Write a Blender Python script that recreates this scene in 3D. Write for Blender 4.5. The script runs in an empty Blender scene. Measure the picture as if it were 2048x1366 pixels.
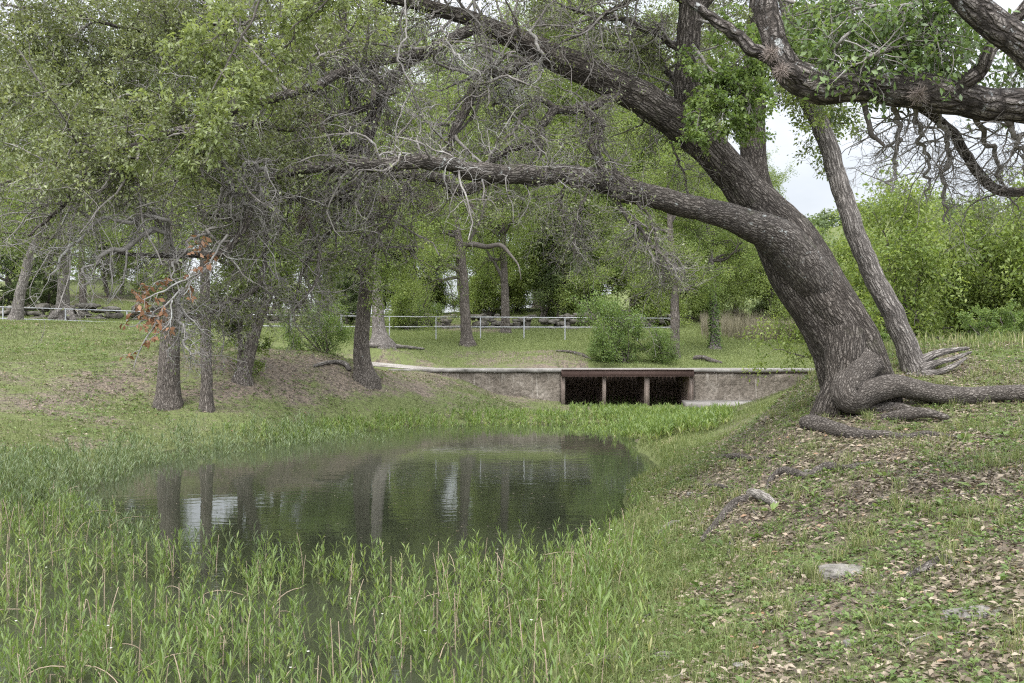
import bpy, math, random
import numpy as np
from mathutils import Vector

# ------------------------------------------------------------------ basics
F = 1991.0            # focal length in photo pixels (35 mm on a 36 mm sensor, 2048 px wide)
CZ = 2.0              # camera height above the water
HY = 712.0            # horizon row
scene = bpy.context.scene
COL = scene.collection
RNG = np.random.default_rng(11)

def P(px, py, d):
    """A place d metres ahead of the camera."""
    return np.array([(px - 1024.0) / F * d, d, CZ - (py - HY) / F * d])

def proj(V):
    d = np.maximum(V[:, 1], 0.05)
    return 1024 + V[:, 0] / d * F, HY + (CZ - V[:, 2]) / d * F

# ------------------------------------------------------------------ noise
def _h(i, j, k, s):
    i = i.astype(np.int64); j = j.astype(np.int64); k = k.astype(np.int64)
    h = (i * 374761393 + j * 668265263 + k * 2147483647 + s * 974634777) & 0xFFFFFFFF
    h = ((h ^ (h >> 13)) * 1274126177) & 0xFFFFFFFF
    h = (h ^ (h >> 16)) & 0xFFFFFFFF
    return h / 4294967295.0

def vnoise(p, s=0):
    p = np.asarray(p, float)
    i = np.floor(p); f = p - i; f = f * f * (3 - 2 * f)
    x, y, z = i[..., 0], i[..., 1], i[..., 2]
    def c(a, b, cc): return _h(x + a, y + b, z + cc, s)
    fx, fy, fz = f[..., 0], f[..., 1], f[..., 2]
    l = lambda a, b, t: a + (b - a) * t
    return l(l(l(c(0,0,0), c(1,0,0), fx), l(c(0,1,0), c(1,1,0), fx), fy),
             l(l(c(0,0,1), c(1,0,1), fx), l(c(0,1,1), c(1,1,1), fx), fy), fz)

def fbm(p, s=0, o=3):
    a, r, w = 1.0, 0.0, 0.0
    p = np.asarray(p, float)
    for q in range(o):
        r = r + a * vnoise(p, s + q); w += a; a *= .5; p = p * 2.03
    return r / w

def n2(x, y, sc, s=0, o=3):
    return fbm(np.stack([x * sc, y * sc, np.zeros_like(x) + .5], -1), s, o)

def smooth(a, b, x):
    t = np.clip((x - a) / (b - a), 0, 1)
    return t * t * (3 - 2 * t)

# ------------------------------------------------------------------ terrain
SHARED = [
 # right bank
 (1250,1000,13.8),(1290,905,20.6),(1225,1060,11.4),(1150,1160,8.9),(1080,1366,6.1),
 (1430,842,28),(1620,780,23),(1645,835,11.6),(1450,905,15),(1600,905,10.8),(1600,1000,8.9),(1400,1000,11),
 (1400,1100,8.8),(1690,1130,6.8),(1300,1200,7.3),(1700,1366,4.6),(1300,1366,5.5),(2048,1366,4.2),(2048,1200,5.2),
 (2048,1000,7.2),(2048,900,9),(2048,845,10.6),(1850,848,10.9),(2048,765,12.3),(1850,748,12.7),(1950,705,14),(2048,690,14.5),
 (1700,745,13.6),(1640,740,15.5),(1500,850,17),
 (1330,960,15.2),(1300,1060,11.2),
 # left bank
 (0,1000,13.8),(200,925,18.7),(400,890,22.4),(650,862,26.5),(850,850,28.9),(1100,846,29.8),(1350,850,28.9),
 (0,900,17),(335,815,25),(412,820,24.5),(0,800,22),(0,700,29),(0,648,35),(200,650,35.5),(200,750,26),(490,762,27),
 (400,660,38),(580,680,41),(600,720,34),(600,785,28),(725,757,30),(850,792,31.5),(1000,818,32.5),(650,705,31.8),
 (200,850,21.5),(100,950,16.5),
 (0,644,40),(250,652,40.5),(100,640,45),(100,622,50),(-400,640,36),(-400,700,24),(-400,900,16),
 (250,560,70),(600,628,70),
]
FRONT = [(780,743,36.6),(740,739,36.6),(700,735,35.5),(1000,798,36.5),(1100,816,36),(1250,817,36),(1380,814,36),(1500,806,36.5),(1600,785,36.5),(1640,776,36),(850,744,36.5),(950,773,36.5),
         (1050,798,36.5),(1200,832,32),(1300,836,31.5),(1440,822,33.5),(1700,752,33)]
BACK = [(760,724,38),(650,716,38.5),(900,730.5,41),(900,700,43.5),(930,685,45),(870,680,46),(1130,680,47),(1330,684,47.5),(1500,692,47),
        (1000,738.5,38.5),(1250,738.5,38.5),(1500,738.5,38.5),(1640,738.5,38.5),(1250,731,41),(1500,733,41),(1700,738,40),(1100,712,42),(760,682,41.5),
        (1100,665,51),(1130,650,54),(1600,700,45),(1600,665,56),(1100,615,66),(1500,640,66)]
XYZ = [  # under water, behind the camera, and far off
 (-3,10,-.35),(-5,14,-.4),(-1,16,-.5),(0,22,-.4),(-3,22,-.4),(1.6,18,-.35),(-3,6,-.15),(-1,8,-.2),(-6,8,-.12),(-.6,6,-.1),
 (1.22,13.8,-.25),(1.0,12,-.2),(1.5,15.5,-.3),(.75,10.4,-.12),(-8,9,-.05),(-11,12,.15),(-10,7,.25),(-9,3,.35),
 (0,0,.35),(-4,1,.1),(3,0,.75),(6,3,1.2),(9,9,1.75),(12,14,2.1),(12,22,2.0),(10,28,1.85),(16,28,1.9),(16,40,2.1),(20,50,2.6),
 (-30,5,1.5),(-40,30,3.6),(30,5,2.4),(40,30,2.6),(40,60,3),(-40,60,5),(-60,100,10),(0,100,4.5),(60,100,4),(-30,80,7.5),(-12,85,4.8),(25,75,3.6),
]
def _tps(pts):
    X = pts[:, :2]; n = len(X)
    r2 = ((X[:, None] - X[None]) ** 2).sum(-1)
    K = np.where(r2 > 0, r2 * np.log(np.maximum(r2, 1e-12)) * .5, 0) + np.eye(n) * .02
    A = np.zeros((n + 3, n + 3)); A[:n, :n] = K; A[:n, n] = 1; A[:n, n+1:] = X
    A[n, :n] = 1; A[n+1:, :n] = X.T
    b = np.zeros(n + 3); b[:n] = pts[:, 2]
    return X, np.linalg.solve(A, b)
_sh = np.array([P(*p) for p in SHARED] + [np.array(p, float) for p in XYZ])
TF = _tps(np.vstack([_sh, [P(*p) for p in FRONT]]))
TB = _tps(np.vstack([_sh, [P(*p) for p in BACK]]))
def _ev(T, x, y):
    X, w = T; n = len(X); out = np.empty(len(x))
    for a in range(0, len(x), 20000):
        xs, ys = x[a:a+20000], y[a:a+20000]
        r2 = (xs[:, None] - X[None, :, 0]) ** 2 + (ys[:, None] - X[None, :, 1]) ** 2
        out[a:a+20000] = (np.where(r2 > 0, r2 * np.log(np.maximum(r2, 1e-12)) * .5, 0) @ w[:n]) + w[n] + xs * w[n+1] + ys * w[n+2]
    return out
CUL = (2.0, 6.75)           # culvert opening, x range
WALL_Y = 37.0
def lane_z(x, y):
    return 1.53 + .068 * np.maximum(0, -3.0 - x) + .03 * np.maximum(0, y - 38) * smooth(-3, -5, x)
def ground(x, y):
    x = np.atleast_1d(np.asarray(x, float)); y = np.atleast_1d(np.asarray(y, float))
    xc = np.clip(x, -60, 60); yc = np.clip(y, -6, 110)
    zf = _ev(TF, xc, yc); zb = _ev(TB, xc, yc)
    w = smooth(WALL_Y + .08, WALL_Y + .3, y)
    inside = (x > CUL[0] - .1) & (x < CUL[1] + .1) & (y < 40.5)
    z = np.where(inside & (y > WALL_Y - .3), 0.1, zf * (1 - w) + zb * w)
    # far country: rolls on and rises to the wooded hill on the right
    over = np.maximum(np.hypot(np.maximum(np.abs(x) - 60, 0), np.maximum(y - 110, 0)), 0)
    z = z + over * .015
    z = z + 34 * np.exp(-(((x - 118) / 90) ** 2 + ((y - 270) / 70) ** 2)) * smooth(110, 200, y)
    # small unevenness, and a little undercut lip above the waterline
    amp = .05 * smooth(4, 60, y) + .045
    z = z + (n2(x, y, 1.1, 5) - .5) * amp * 1.3 + (n2(x, y, 4.3, 9, 2) - .5) * .035 * smooth(60, 20, y)
    lane = (x > -8.6) & (x < -2.4) & (y > 37.15) & (y < 40.25)
    z = np.where(lane, np.minimum(z, lane_z(x, y) - .07), z)
    lip = smooth(-.02, .05, z) * smooth(.5, .1, z) * smooth(0.2, 1.2, x) * smooth(9, 12, y) * smooth(26, 20, y)
    return z + lip * .16

def g1(x, y): return float(ground([x], [y])[0])
def hit(px, py, d0=3.0, d1=90.0):
    """Where the sight line through a photo pixel meets the ground."""
    d = np.concatenate([np.linspace(d0, 20, 900), np.linspace(20.03, d1, 1400)])
    x = (px - 1024) / F * d; z = CZ - (py - HY) / F * d
    g = np.maximum(ground(x, d), 0)
    k = np.argmax(g >= z)
    return np.array([x[k], d[k], g[k]])

# ------------------------------------------------------------------ mesh building
def make(name, V, quads=None, tris=None, mats=(), parent=None, bk=None, rnd=None, smoothed=True, midx=None, loc=None):
    me = bpy.data.meshes.new(name)
    V = np.asarray(V, np.float32)
    loops, starts, n = [], [], 0
    if quads is not None and len(quads):
        q = np.asarray(quads, np.int32); loops.append(q.ravel()); starts.append(np.arange(len(q)) * 4); n = len(q) * 4
    if tris is not None and len(tris):
        t = np.asarray(tris, np.int32); loops.append(t.ravel()); starts.append(n + np.arange(len(t)) * 3)
    loops = np.concatenate(loops); starts = np.concatenate(starts).astype(np.int32)
    me.vertices.add(len(V)); me.vertices.foreach_set('co', V.ravel())
    me.loops.add(len(loops)); me.loops.foreach_set('vertex_index', loops)
    me.polygons.add(len(starts)); me.polygons.foreach_set('loop_start', starts)
    for m in mats: me.materials.append(m)
    if midx is not None: me.polygons.foreach_set('material_index', np.asarray(midx, np.int32))
    me.update(calc_edges=True)
    if smoothed: me.polygons.foreach_set('use_smooth', np.ones(len(starts), bool))
    if bk is not None:
        a = me.attributes.new('bk', 'FLOAT_VECTOR', 'POINT'); a.data.foreach_set('vector', np.asarray(bk, np.float32).ravel())
    if rnd is not None:
        a = me.attributes.new('rnd', 'FLOAT', 'POINT'); a.data.foreach_set('value', np.asarray(rnd, np.float32).ravel())
    o = bpy.data.objects.new(name, me); COL.objects.link(o)
    if parent is not None:
        o.parent = parent
        o.matrix_parent_inverse = MPI(parent)
    if loc is not None: o.location = loc
    return o

def MPI(p):
    from mathutils import Matrix
    return Matrix.Translation(-Vector(p.location))

def empty(name, loc, label, cat, group=None):
    o = bpy.data.objects.new(name, None); COL.objects.link(o); o.location = [float(v) for v in loc]
    o.empty_display_size = .2
    tag(o, label, cat, group)
    return o

def tag(o, label=None, cat=None, group=None, kind=None):
    if label: o['label'] = label
    if cat: o['category'] = cat
    if group: o['group'] = group
    if kind: o['kind'] = kind
    return o

class Acc:
    """Gathers pieces of ONE mesh."""
    def __init__(s): s.V=[]; s.Q=[]; s.T=[]; s.B=[]; s.R=[]; s.n=0; s.mq=[]; s.mt=[]
    def add(s, V, Q=None, T=None, bk=None, rnd=None, m=0):
        V = np.asarray(V, float).reshape(-1, 3)
        if Q is not None and len(Q): s.Q.append(np.asarray(Q).reshape(-1,4) + s.n); s.mq.append(np.full(len(s.Q[-1]), m))
        if T is not None and len(T): s.T.append(np.asarray(T).reshape(-1,3) + s.n); s.mt.append(np.full(len(s.T[-1]), m))
        s.V.append(V); s.B.append(V if bk is None else np.asarray(bk).reshape(-1,3))
        s.R.append(np.full(len(V), .5) if rnd is None else np.broadcast_to(rnd, (len(V),)))
        s.n += len(V)
        return s
    def build(s, name, mats, parent=None, smoothed=True, loc=None):
        if not s.V: return None
        Q = np.concatenate(s.Q) if s.Q else None; T = np.concatenate(s.T) if s.T else None
        mi = np.concatenate(s.mq + s.mt)
        if not isinstance(mats, (list, tuple)): mats = [mats]
        V = np.concatenate(s.V)
        return make(name, V, Q, T, mats, parent, np.concatenate(s.B), np.concatenate(s.R), smoothed, mi, loc)

def norm(v): return v / np.maximum(np.linalg.norm(v, axis=-1, keepdims=True), 1e-9)

def tubes(Pt, R, k, lump=0.0, seed=0, knots=None):
    """A batch of B tapering tubes: Pt (B,n,3), R (B,n). Returns V, Q, bark coords."""
    B, n, _ = Pt.shape
    T = norm(np.gradient(Pt, axis=1))
    m = norm(T.mean(1)); ref = np.zeros((B, 3)); ref[np.arange(B), np.abs(m).argmin(1)] = 1
    U = np.empty_like(T); u = norm(np.cross(T[:, 0], ref)); U[:, 0] = u
    for i in range(1, n):
        u = norm(u - (u * T[:, i]).sum(-1, keepdims=True) * T[:, i]); U[:, i] = u
    W = np.cross(T, U)
    th = np.arange(k) / k * 2 * math.pi
    c, s = np.cos(th), np.sin(th)
    dirs = U[:, :, None, :] * c[None, None, :, None] + W[:, :, None, :] * s[None, None, :, None]
    S = np.concatenate([np.zeros((B, 1)), np.cumsum(np.linalg.norm(np.diff(Pt, axis=1), axis=-1), 1)], 1)
    rr = np.broadcast_to(R[:, :, None], (B, n, k)).copy()
    off = (np.arange(B) * 3.7)[:, None, None]
    bk = np.stack([rr * c + off, rr * s + off * .37, np.broadcast_to(S[:, :, None], (B, n, k)) + off], -1)
    if lump:
        rm = R.mean()
        rr = rr * (1 + lump * (fbm(np.stack([c * 1.3 + 0 * rr, s * 1.3 + 0 * rr, bk[..., 2] / (rm * 3.0)], -1), seed, 3) - .5) * 2)
    if knots is not None: rr = knots(rr, th, S)
    V = Pt[:, :, None, :] + dirs * rr[..., None]
    idx = np.arange(B * n * k).reshape(B, n, k)
    a = idx[:, :-1]; b = idx[:, 1:]
    Q = np.stack([a, np.roll(a, -1, 2), np.roll(b, -1, 2), b], -1).reshape(-1, 4)
    return V.reshape(-1, 3), Q, bk.reshape(-1, 3)

def spline(pts, n):
    """Catmull-Rom through (N,4) points x,y,z,r, resampled to n."""
    p = np.asarray(pts, float)
    p = np.vstack([2 * p[0] - p[1], p, 2 * p[-1] - p[-2]])
    m = len(p) - 3; t = np.linspace(0, m - 1e-6, max(n * 4, 40)); i = t.astype(int); f = (t - i)[:, None]
    a, b, c, d = p[i], p[i+1], p[i+2], p[i+3]
    q = .5 * (2*b + (c-a)*f + (2*a-5*b+4*c-d)*f**2 + (3*b-a-3*c+d)*f**3)
    s = np.concatenate([[0], np.cumsum(np.linalg.norm(np.diff(q[:, :3], axis=0), axis=1))])
    u = np.linspace(0, s[-1], n)
    return np.stack([np.interp(u, s, q[:, j]) for j in range(4)], 1)

def guide(pts, n, d=None, wig=0.0, seed=0):
    """Photo-pixel path (px, py, depth, radius px) -> world path (1,n,3),(1,n)."""
    w = []
    for q in pts:
        px, py, dd, r = q if len(q) == 4 else (q[0], q[1], d, q[2])
        w.append([*P(px, py, dd), r * dd / F])
    s = spline(w, n)
    s[:, 3] = np.maximum(s[:, 3], .002)
    if wig:
        L = np.linspace(0, 1, n)[:, None] * n * .22
        w3 = np.concatenate([fbm(np.concatenate([L, L*0+seed*1.7, L*0+q*9.1], 1), 40 + q, 2)[:, None] - .5 for q in range(3)], 1)
        s[:, :3] += w3 * wig * np.minimum(1, np.linspace(0, 6, n))[:, None]
    return s[None, :, :3], s[None, :, 3]

def grow(Pt, R, cnt, rng, t=(.2, 1), L=(.3, .6), ang=(30, 80), n=6, wig=.25, grav=0.0, rk=.6, rmax=1.0, tip=.3, rel=0.0, rmin=.0015, bias=None):
    """Children along a batch of branches, all at once."""
    B, m, _ = Pt.shape
    cnt = np.broadcast_to(np.asarray(cnt), (B,))
    pi = np.repeat(np.arange(B), cnt); N = len(pi)
    if N == 0: return np.zeros((0, n, 3)), np.zeros((0, n))
    tt = rng.uniform(t[0], t[1], N) * (m - 1) * .9999
    i = tt.astype(int); f = (tt - i)[:, None]
    pos = Pt[pi, i] * (1 - f) + Pt[pi, i+1] * f
    tan = norm(Pt[pi, i+1] - Pt[pi, i])
    pr = R[pi, i] * (1 - f[:, 0]) + R[pi, i+1] * f[:, 0]
    rv = rng.normal(size=(N, 3))
    if bias is not None: rv = rv + np.asarray(bias)
    perp = norm(rv - (rv * tan).sum(-1, keepdims=True) * tan)
    a = np.radians(rng.uniform(ang[0], ang[1], N))[:, None]
    d = norm(np.cos(a) * tan + np.sin(a) * perp)
    ln = rng.uniform(L[0], L[1], N)
    if rel: ln = ln * (1 - rel * tt / (m - 1))
    out = np.empty((N, n, 3)); out[:, 0] = pos
    for q in range(1, n):
        d = norm(d + rng.normal(size=(N, 3)) * wig + np.array([0, 0, -grav]))
        pos = pos + d * (ln / (n - 1))[:, None]; out[:, q] = pos
    r0 = np.clip(pr * rk, rmin, rmax)
    rr = r0[:, None] * np.linspace(1, tip, n)[None] ** .9
    return out, np.maximum(rr, rmin * .7)

def leafbatch(pos, dr, nr, L, W, rnd, fold=.18, simple=False, curl=0.0):
    """Leaf blades: pos base (N,3), dr along, nr normal."""
    N = len(pos)
    if N == 0: return np.zeros((0,3)), np.zeros((0,4), int), np.zeros(0)
    dr = norm(dr); sd = norm(np.cross(dr, nr)); nr = np.cross(sd, dr)
    L = np.broadcast_to(L, (N,))[:, None]; W = np.broadcast_to(W, (N,))[:, None]
    if simple:
        V = np.stack([pos, pos + dr*L*.5 + sd*W*.5 + nr*W*fold, pos + dr*L - nr*L*curl, pos + dr*L*.45 - sd*W*.5 + nr*W*fold], 1)
        Q = np.arange(N)[:, None] * 4 + np.array([0, 1, 2, 3])[None]
        return V.reshape(-1, 3), Q, np.repeat(rnd, 4)
    V = np.stack([pos, pos + dr*L*.52 + sd*W*.5 + nr*W*fold, pos + dr*L - nr*L*curl, pos + dr*L*.52 - sd*W*.5 + nr*W*fold,
                  pos + dr*L*.52 + nr*L*curl*.4], 1)
    b = np.arange(N)[:, None] * 5
    Q = np.concatenate([b + np.array([0, 1, 2, 4]), b + np.array([0, 4, 2, 3])], 0)
    return V.reshape(-1, 3), Q, np.repeat(rnd, 5)

def leaves_on(Pt, per, rng, L, W, spread=.03, up=.5, along=.5, t=(.2, 1), keep=None, simple=False, droop=0.0, curl=.08):
    """Leaves along a batch of twigs. keep(positions) gives the chance that a leaf is there."""
    B, m, _ = Pt.shape
    per = np.broadcast_to(np.asarray(per), (B,))
    pi = np.repeat(np.arange(B), per); N = len(pi)
    tt = rng.uniform(t[0], t[1], N) * (m - 1) * .9999
    i = tt.astype(int); f = (tt - i)[:, None]
    pos = Pt[pi, i] * (1 - f) + Pt[pi, i+1] * f
    tan = norm(Pt[pi, i+1] - Pt[pi, i])
    clump = _h(pi, pi * 0 + 3, pi * 0 + m, 5)
    if keep is not None:
        k = rng.uniform(size=N) < keep(pos)
        pos, tan, clump = pos[k], tan[k], clump[k]; N = len(pos)
    pos = pos + rng.normal(size=(N, 3)) * spread
    d = norm(tan * along + norm(rng.normal(size=(N, 3))) + np.array([0, 0, -droop]))
    nr = rng.normal(size=(N, 3)) * .6 + np.array([0, 0, up])
    sc = rng.uniform(.65, 1.15, N)
    return leafbatch(pos, d, nr, L * sc, W * sc, np.clip(clump * .6 + rng.uniform(0, .4, N), 0, 1), simple=simple, curl=curl)

def blades(pos, H, W, rng, lean=.35, bend=.3):
    N = len(pos); az = rng.uniform(0, 2*math.pi, N); fa = rng.uniform(0, math.pi, N)
    w = np.stack([np.cos(fa), np.sin(fa), 0*fa], 1) * (np.broadcast_to(W, (N,)))[:, None] * .5
    H = np.broadcast_to(H, (N,))[:, None]
    ld = np.stack([np.cos(az), np.sin(az), 0*az], 1) * rng.uniform(0, lean, N)[:, None]
    up = np.array([0, 0, 1.0])
    mid = pos + up*H*.55 + ld*H*.4
    tipp = pos + up*H*(1 - bend*.4) + ld*H*(1 + bend)
    V = np.stack([pos - w, pos + w, mid + w*.8, mid - w*.8, tipp], 1).reshape(-1, 3)
    b = np.arange(N)[:, None] * 5
    return V, b + np.array([0, 1, 2, 3]), b + np.array([3, 2, 4]), np.repeat(rng.uniform(0, 1, N), 5)

def box(x0, x1, y0, y1, z0, z1):
    V = np.array([[x, y, z] for z in (z0, z1) for y in (y0, y1) for x in (x0, x1)], float)
    Q = [[0,2,3,1],[4,5,7,6],[0,1,5,4],[2,6,7,3],[0,4,6,2],[1,3,7,5]]
    return V, np.array(Q)

def rock(c, size, seed, rough=.35, sub=(18, 28), flat=True):
    a = np.linspace(0, math.pi, sub[0]); b = np.linspace(0, 2*math.pi, sub[1], endpoint=False)
    A, Bb = np.meshgrid(a, b, indexing='ij')
    D = np.stack([np.sin(A)*np.cos(Bb), np.sin(A)*np.sin(Bb), np.cos(A)], -1)
    # superellipsoid gives the blocky look of limestone
    e = .55
    S = np.sign(D) * np.abs(D) ** e if flat else D
    S = S / np.maximum(np.linalg.norm(S, axis=-1, keepdims=True), .001) * (np.abs(D) ** 3).sum(-1, keepdims=True) ** (-1/3) if flat else D
    r = 1 + rough * (fbm(D * 1.7 + seed * 5.1, seed, 4) - .5) * 2
    V = S * r[..., None] * np.asarray(size) + np.asarray(c)
    n, k = A.shape; idx = np.arange(n*k).reshape(n, k)
    x, y = idx[:-1], idx[1:]
    Q = np.stack([x, y, np.roll(y, -1, 1), np.roll(x, -1, 1)], -1).reshape(-1, 4)
    return V.reshape(-1, 3), Q

# ------------------------------------------------------------------ materials
class NT:
    def __init__(s, name):
        s.m = bpy.data.materials.new(name); s.m.use_nodes = True
        s.t = s.m.node_tree; s.N = s.t.nodes; s.L = s.t.links
        s.b = s.N['Principled BSDF']; s.out = s.N['Material Output']
    def n(s, typ, **kw):
        o = s.N.new(typ)
        for k, v in kw.items():
            if k.startswith('i_'):
                key = k[2:]; key = int(key) if key.isdigit() else key.replace('_', ' ')
                o.inputs[key].default_value = v
            else: setattr(o, k, v)
        return o
    def l(s, a, b): s.L.new(a, b)
    def attr(s, name): return s.n('ShaderNodeAttribute', attribute_name=name)
    def ramp(s, fac, stops, interp='LINEAR'):
        r = s.n('ShaderNodeValToRGB'); e = r.color_ramp; e.interpolation = interp
        while len(e.elements) < len(stops): e.elements.new(.5)
        for q, (p, c) in zip(e.elements, stops):
            q.position = p; q.color = (*c, 1) if len(c) == 3 else c
        s.l(fac, r.inputs[0]); return r.outputs[0]
    def noise(s, vec, scale, detail=4, rough=.55, dist=0):
        o = s.n('ShaderNodeTexNoise'); o.inputs['Scale'].default_value = scale; o.inputs['Detail'].default_value = detail
        o.inputs['Roughness'].default_value = rough; o.inputs['Distortion'].default_value = dist
        if vec is not None: s.l(vec, o.inputs['Vector'])
        return o.outputs[0]
    def vor(s, vec, scale, feature='F1'):
        o = s.n('ShaderNodeTexVoronoi', feature=feature); o.inputs['Scale'].default_value = scale; s.l(vec, o.inputs['Vector']); return o
    def mp(s, vec, scale=(1,1,1), loc=(0,0,0)):
        o = s.n('ShaderNodeMapping'); o.inputs['Scale'].default_value = scale; o.inputs['Location'].default_value = loc; s.l(vec, o.inputs['Vector']); return o.outputs[0]
    def mix(s, fac, a, b, blend='MIX'):
        o = s.n('ShaderNodeMix', data_type='RGBA', blend_type=blend)
        for v, i in ((fac, 0), (a, 6), (b, 7)):
            if hasattr(v, 'links'): s.l(v, o.inputs[i])
            elif isinstance(v, (int, float)): o.inputs[i].default_value = v
            else: o.inputs[i].default_value = (*v, 1)
        return o.outputs[2]
    def math(s, op, a, b=None, c=None, clamp=False):
        o = s.n('ShaderNodeMath', operation=op, use_clamp=clamp)
        for i, v in enumerate((a, b, c)):
            if v is None: continue
            if hasattr(v, 'links'): s.l(v, o.inputs[i])
            else: o.inputs[i].default_value = v
        return o.outputs[0]
    def bump(s, h, dist=.01, strength=1.0, nrm=None):
        o = s.n('ShaderNodeBump'); o.inputs['Distance'].default_value = dist; o.inputs['Strength'].default_value = strength
        s.l(h, o.inputs['Height'])
        if nrm is not None: s.l(nrm, o.inputs['Normal'])
        return o.outputs[0]
    def done(s, col=None, rough=.8, nrm=None, spec=.3):
        if col is not None:
            if hasattr(col, 'links'): s.l(col, s.b.inputs['Base Color'])
            else: s.b.inputs['Base Color'].default_value = (*col, 1)
        if hasattr(rough, 'links'): s.l(rough, s.b.inputs['Roughness'])
        else: s.b.inputs['Roughness'].default_value = rough
        s.b.inputs['Specular IOR Level'].default_value = spec
        if nrm is not None: s.l(nrm, s.b.inputs['Normal'])
        return s.m

def m_leaf(name, stops, trans=.35, rough=.5, spec=.35, tcol=1.5):
    s = NT(name)
    a = s.attr('rnd').outputs['Fac']
    col = s.ramp(a, stops)
    s.done(col, rough, None, spec)
    tr = s.n('ShaderNodeBsdfTranslucent')
    t2 = s.mix(1.0, col, (tcol, tcol * 1.02, tcol * .6), 'MULTIPLY'); s.l(t2, tr.inputs['Color'])
    mx = s.n('ShaderNodeMixShader'); mx.inputs[0].default_value = trans
    s.l(s.b.outputs[0], mx.inputs[1]); s.l(tr.outputs[0], mx.inputs[2]); s.l(mx.outputs[0], s.out.inputs['Surface'])
    return s.m

def m_bark(name, dark, mid, light, scale=28, stretch=.16, depth=.02, lichen=0.0, lich_col=(.38,.40,.385), moss=0.0):
    """Furrowed bark: ragged scaly ridges between dark furrows, run along each limb."""
    s = NT(name)
    v = s.attr('bk').outputs['Vector']
    def warp(src, sc, amt):
        wn = s.n('ShaderNodeTexNoise'); wn.inputs['Scale'].default_value = sc; wn.inputs['Detail'].default_value = 4; s.l(src, wn.inputs['Vector'])
        wv = s.n('ShaderNodeVectorMath', operation='MULTIPLY_ADD'); s.l(wn.outputs['Color'], wv.inputs[0]); wv.inputs[1].default_value = amt; s.l(src, wv.inputs[2]); return wv.outputs[0]
    v1 = warp(warp(v, 6, (.05, .05, .12)), 30, (.018, .018, .05))
    vv = s.mp(v1, (1, 1, stretch))
    e = s.vor(vv, scale, 'DISTANCE_TO_EDGE').outputs['Distance']
    e2 = s.vor(s.mp(v1, (1, 1, stretch * 2.2)), scale * 1.9, 'DISTANCE_TO_EDGE').outputs['Distance']
    c = s.vor(vv, scale, 'F1')
    fine = s.noise(s.mp(v1, (1, 1, .4)), 110, 5, .7)
    grain = s.noise(s.mp(v, (1, 1, .12)), 45, 4, .7)
    r1 = s.ramp(e, [(0, (0,0,0)), (.07, (.22,)*3), (.20, (.8,)*3), (.40, (1,1,1))])
    r2 = s.ramp(e2, [(0, (.5,)*3), (.14, (1,1,1))])
    ridge = s.math('ADD', s.math('MULTIPLY', s.math('MULTIPLY', r1, r2), .78), s.math('MULTIPLY', s.math('ADD', fine, grain), .24))
    col = s.ramp(ridge, [(.20, dark), (.55, mid), (1.0, light)])  # furrow colour darker than the ridges, deepened to paint in crevice shade
    tint = s.ramp(c.outputs['Color'], [(.1, (.75,.74,.73)), (.9, (1.2,1.19,1.17))])
    col = s.mix(.85, col, tint, 'MULTIPLY')
    big = s.noise(v, 1.6, 4, .6); col = s.mix(.7, col, s.ramp(big, [(.3, (.58,.56,.55)), (.7, (1.25,1.23,1.21))]), 'MULTIPLY')
    if lichen:
        ln = s.noise(v, 9, 7, .75); lm = s.ramp(ln, [(.66 - lichen*.22, (0,0,0)), (.70 - lichen*.2, (.9,)*3)])
        col = s.mix(lm, col, lich_col)
    if moss:
        mn = s.noise(v, 4, 5, .7); col = s.mix(s.ramp(mn, [(.58, (0,0,0)), (.7, (moss,)*3)]), col, (.065, .075, .035))
    return s.done(col, .92, s.bump(ridge, depth * 1.5, 1.0), .15)
# ------------------------------------------------------------------ the materials of this place
M = {}
OAK = [(0, (.085,.103,.045)), (.45, (.14,.163,.068)), (.8, (.20,.222,.10)), (1, (.27,.285,.14))]
M['oak_leaf'] = m_leaf('oak_leaf', OAK, .3, .42, .45)
M['oak_leaf_new'] = m_leaf('oak_leaf_new', [(0, (.125,.155,.06)), (.6, (.19,.225,.09)), (1, (.27,.30,.135))], .38, .45, .4)
M['big_leaf'] = m_leaf('big_leaf', [(0, (.06,.095,.035)), (.5, (.11,.165,.055)), (1, (.19,.25,.09))], .36, .38, .45)
M['fresh_leaf'] = m_leaf('fresh_leaf', [(0, (.08,.125,.036)), (.5, (.135,.19,.06)), (1, (.21,.265,.095))], .4, .5, .35)
M['elm_leaf'] = m_leaf('elm_leaf', [(0, (.105,.145,.045)), (.5, (.175,.225,.07)), (1, (.26,.30,.105))], .45, .55, .3)
M['wood_leaf'] = m_leaf('wood_leaf', [(0, (.09,.13,.04)), (.5, (.155,.205,.062)), (1, (.25,.285,.098))], .45, .55, .3)
M['lime_leaf'] = m_leaf('lime_leaf', [(0, (.09,.135,.036)), (.5, (.17,.222,.06)), (1, (.275,.315,.11))], .45, .5, .3)
M['dull_leaf'] = m_leaf('dull_leaf', [(0, (.055,.083,.035)), (.5, (.10,.135,.053)), (1, (.155,.188,.078))], .32, .55, .3)
M['shrub_leaf'] = m_leaf('shrub_leaf', [(0, (.065,.11,.03)), (.5, (.12,.18,.05)), (1, (.21,.26,.085))], .4, .5, .35)
M['dead_leaf'] = m_leaf('dead_leaf', [(0, (.165,.085,.048)), (.5, (.275,.145,.085)), (1, (.37,.22,.135))], .3, .6, .25, 1.2)
M['litter'] = m_leaf('litter', [(0, (.06,.047,.034)), (.35, (.13,.103,.074)), (.7, (.215,.175,.128)), (.93, (.32,.27,.205)), (1, (.24,.135,.075))], .12, .6, .3, 1)
M['grass'] = m_leaf('grass', [(0, (.075,.10,.034)), (.5, (.13,.162,.058)), (.8, (.195,.22,.09)), (.93, (.31,.28,.165)), (1, (.38,.33,.22))], .35, .55, .25)
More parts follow.
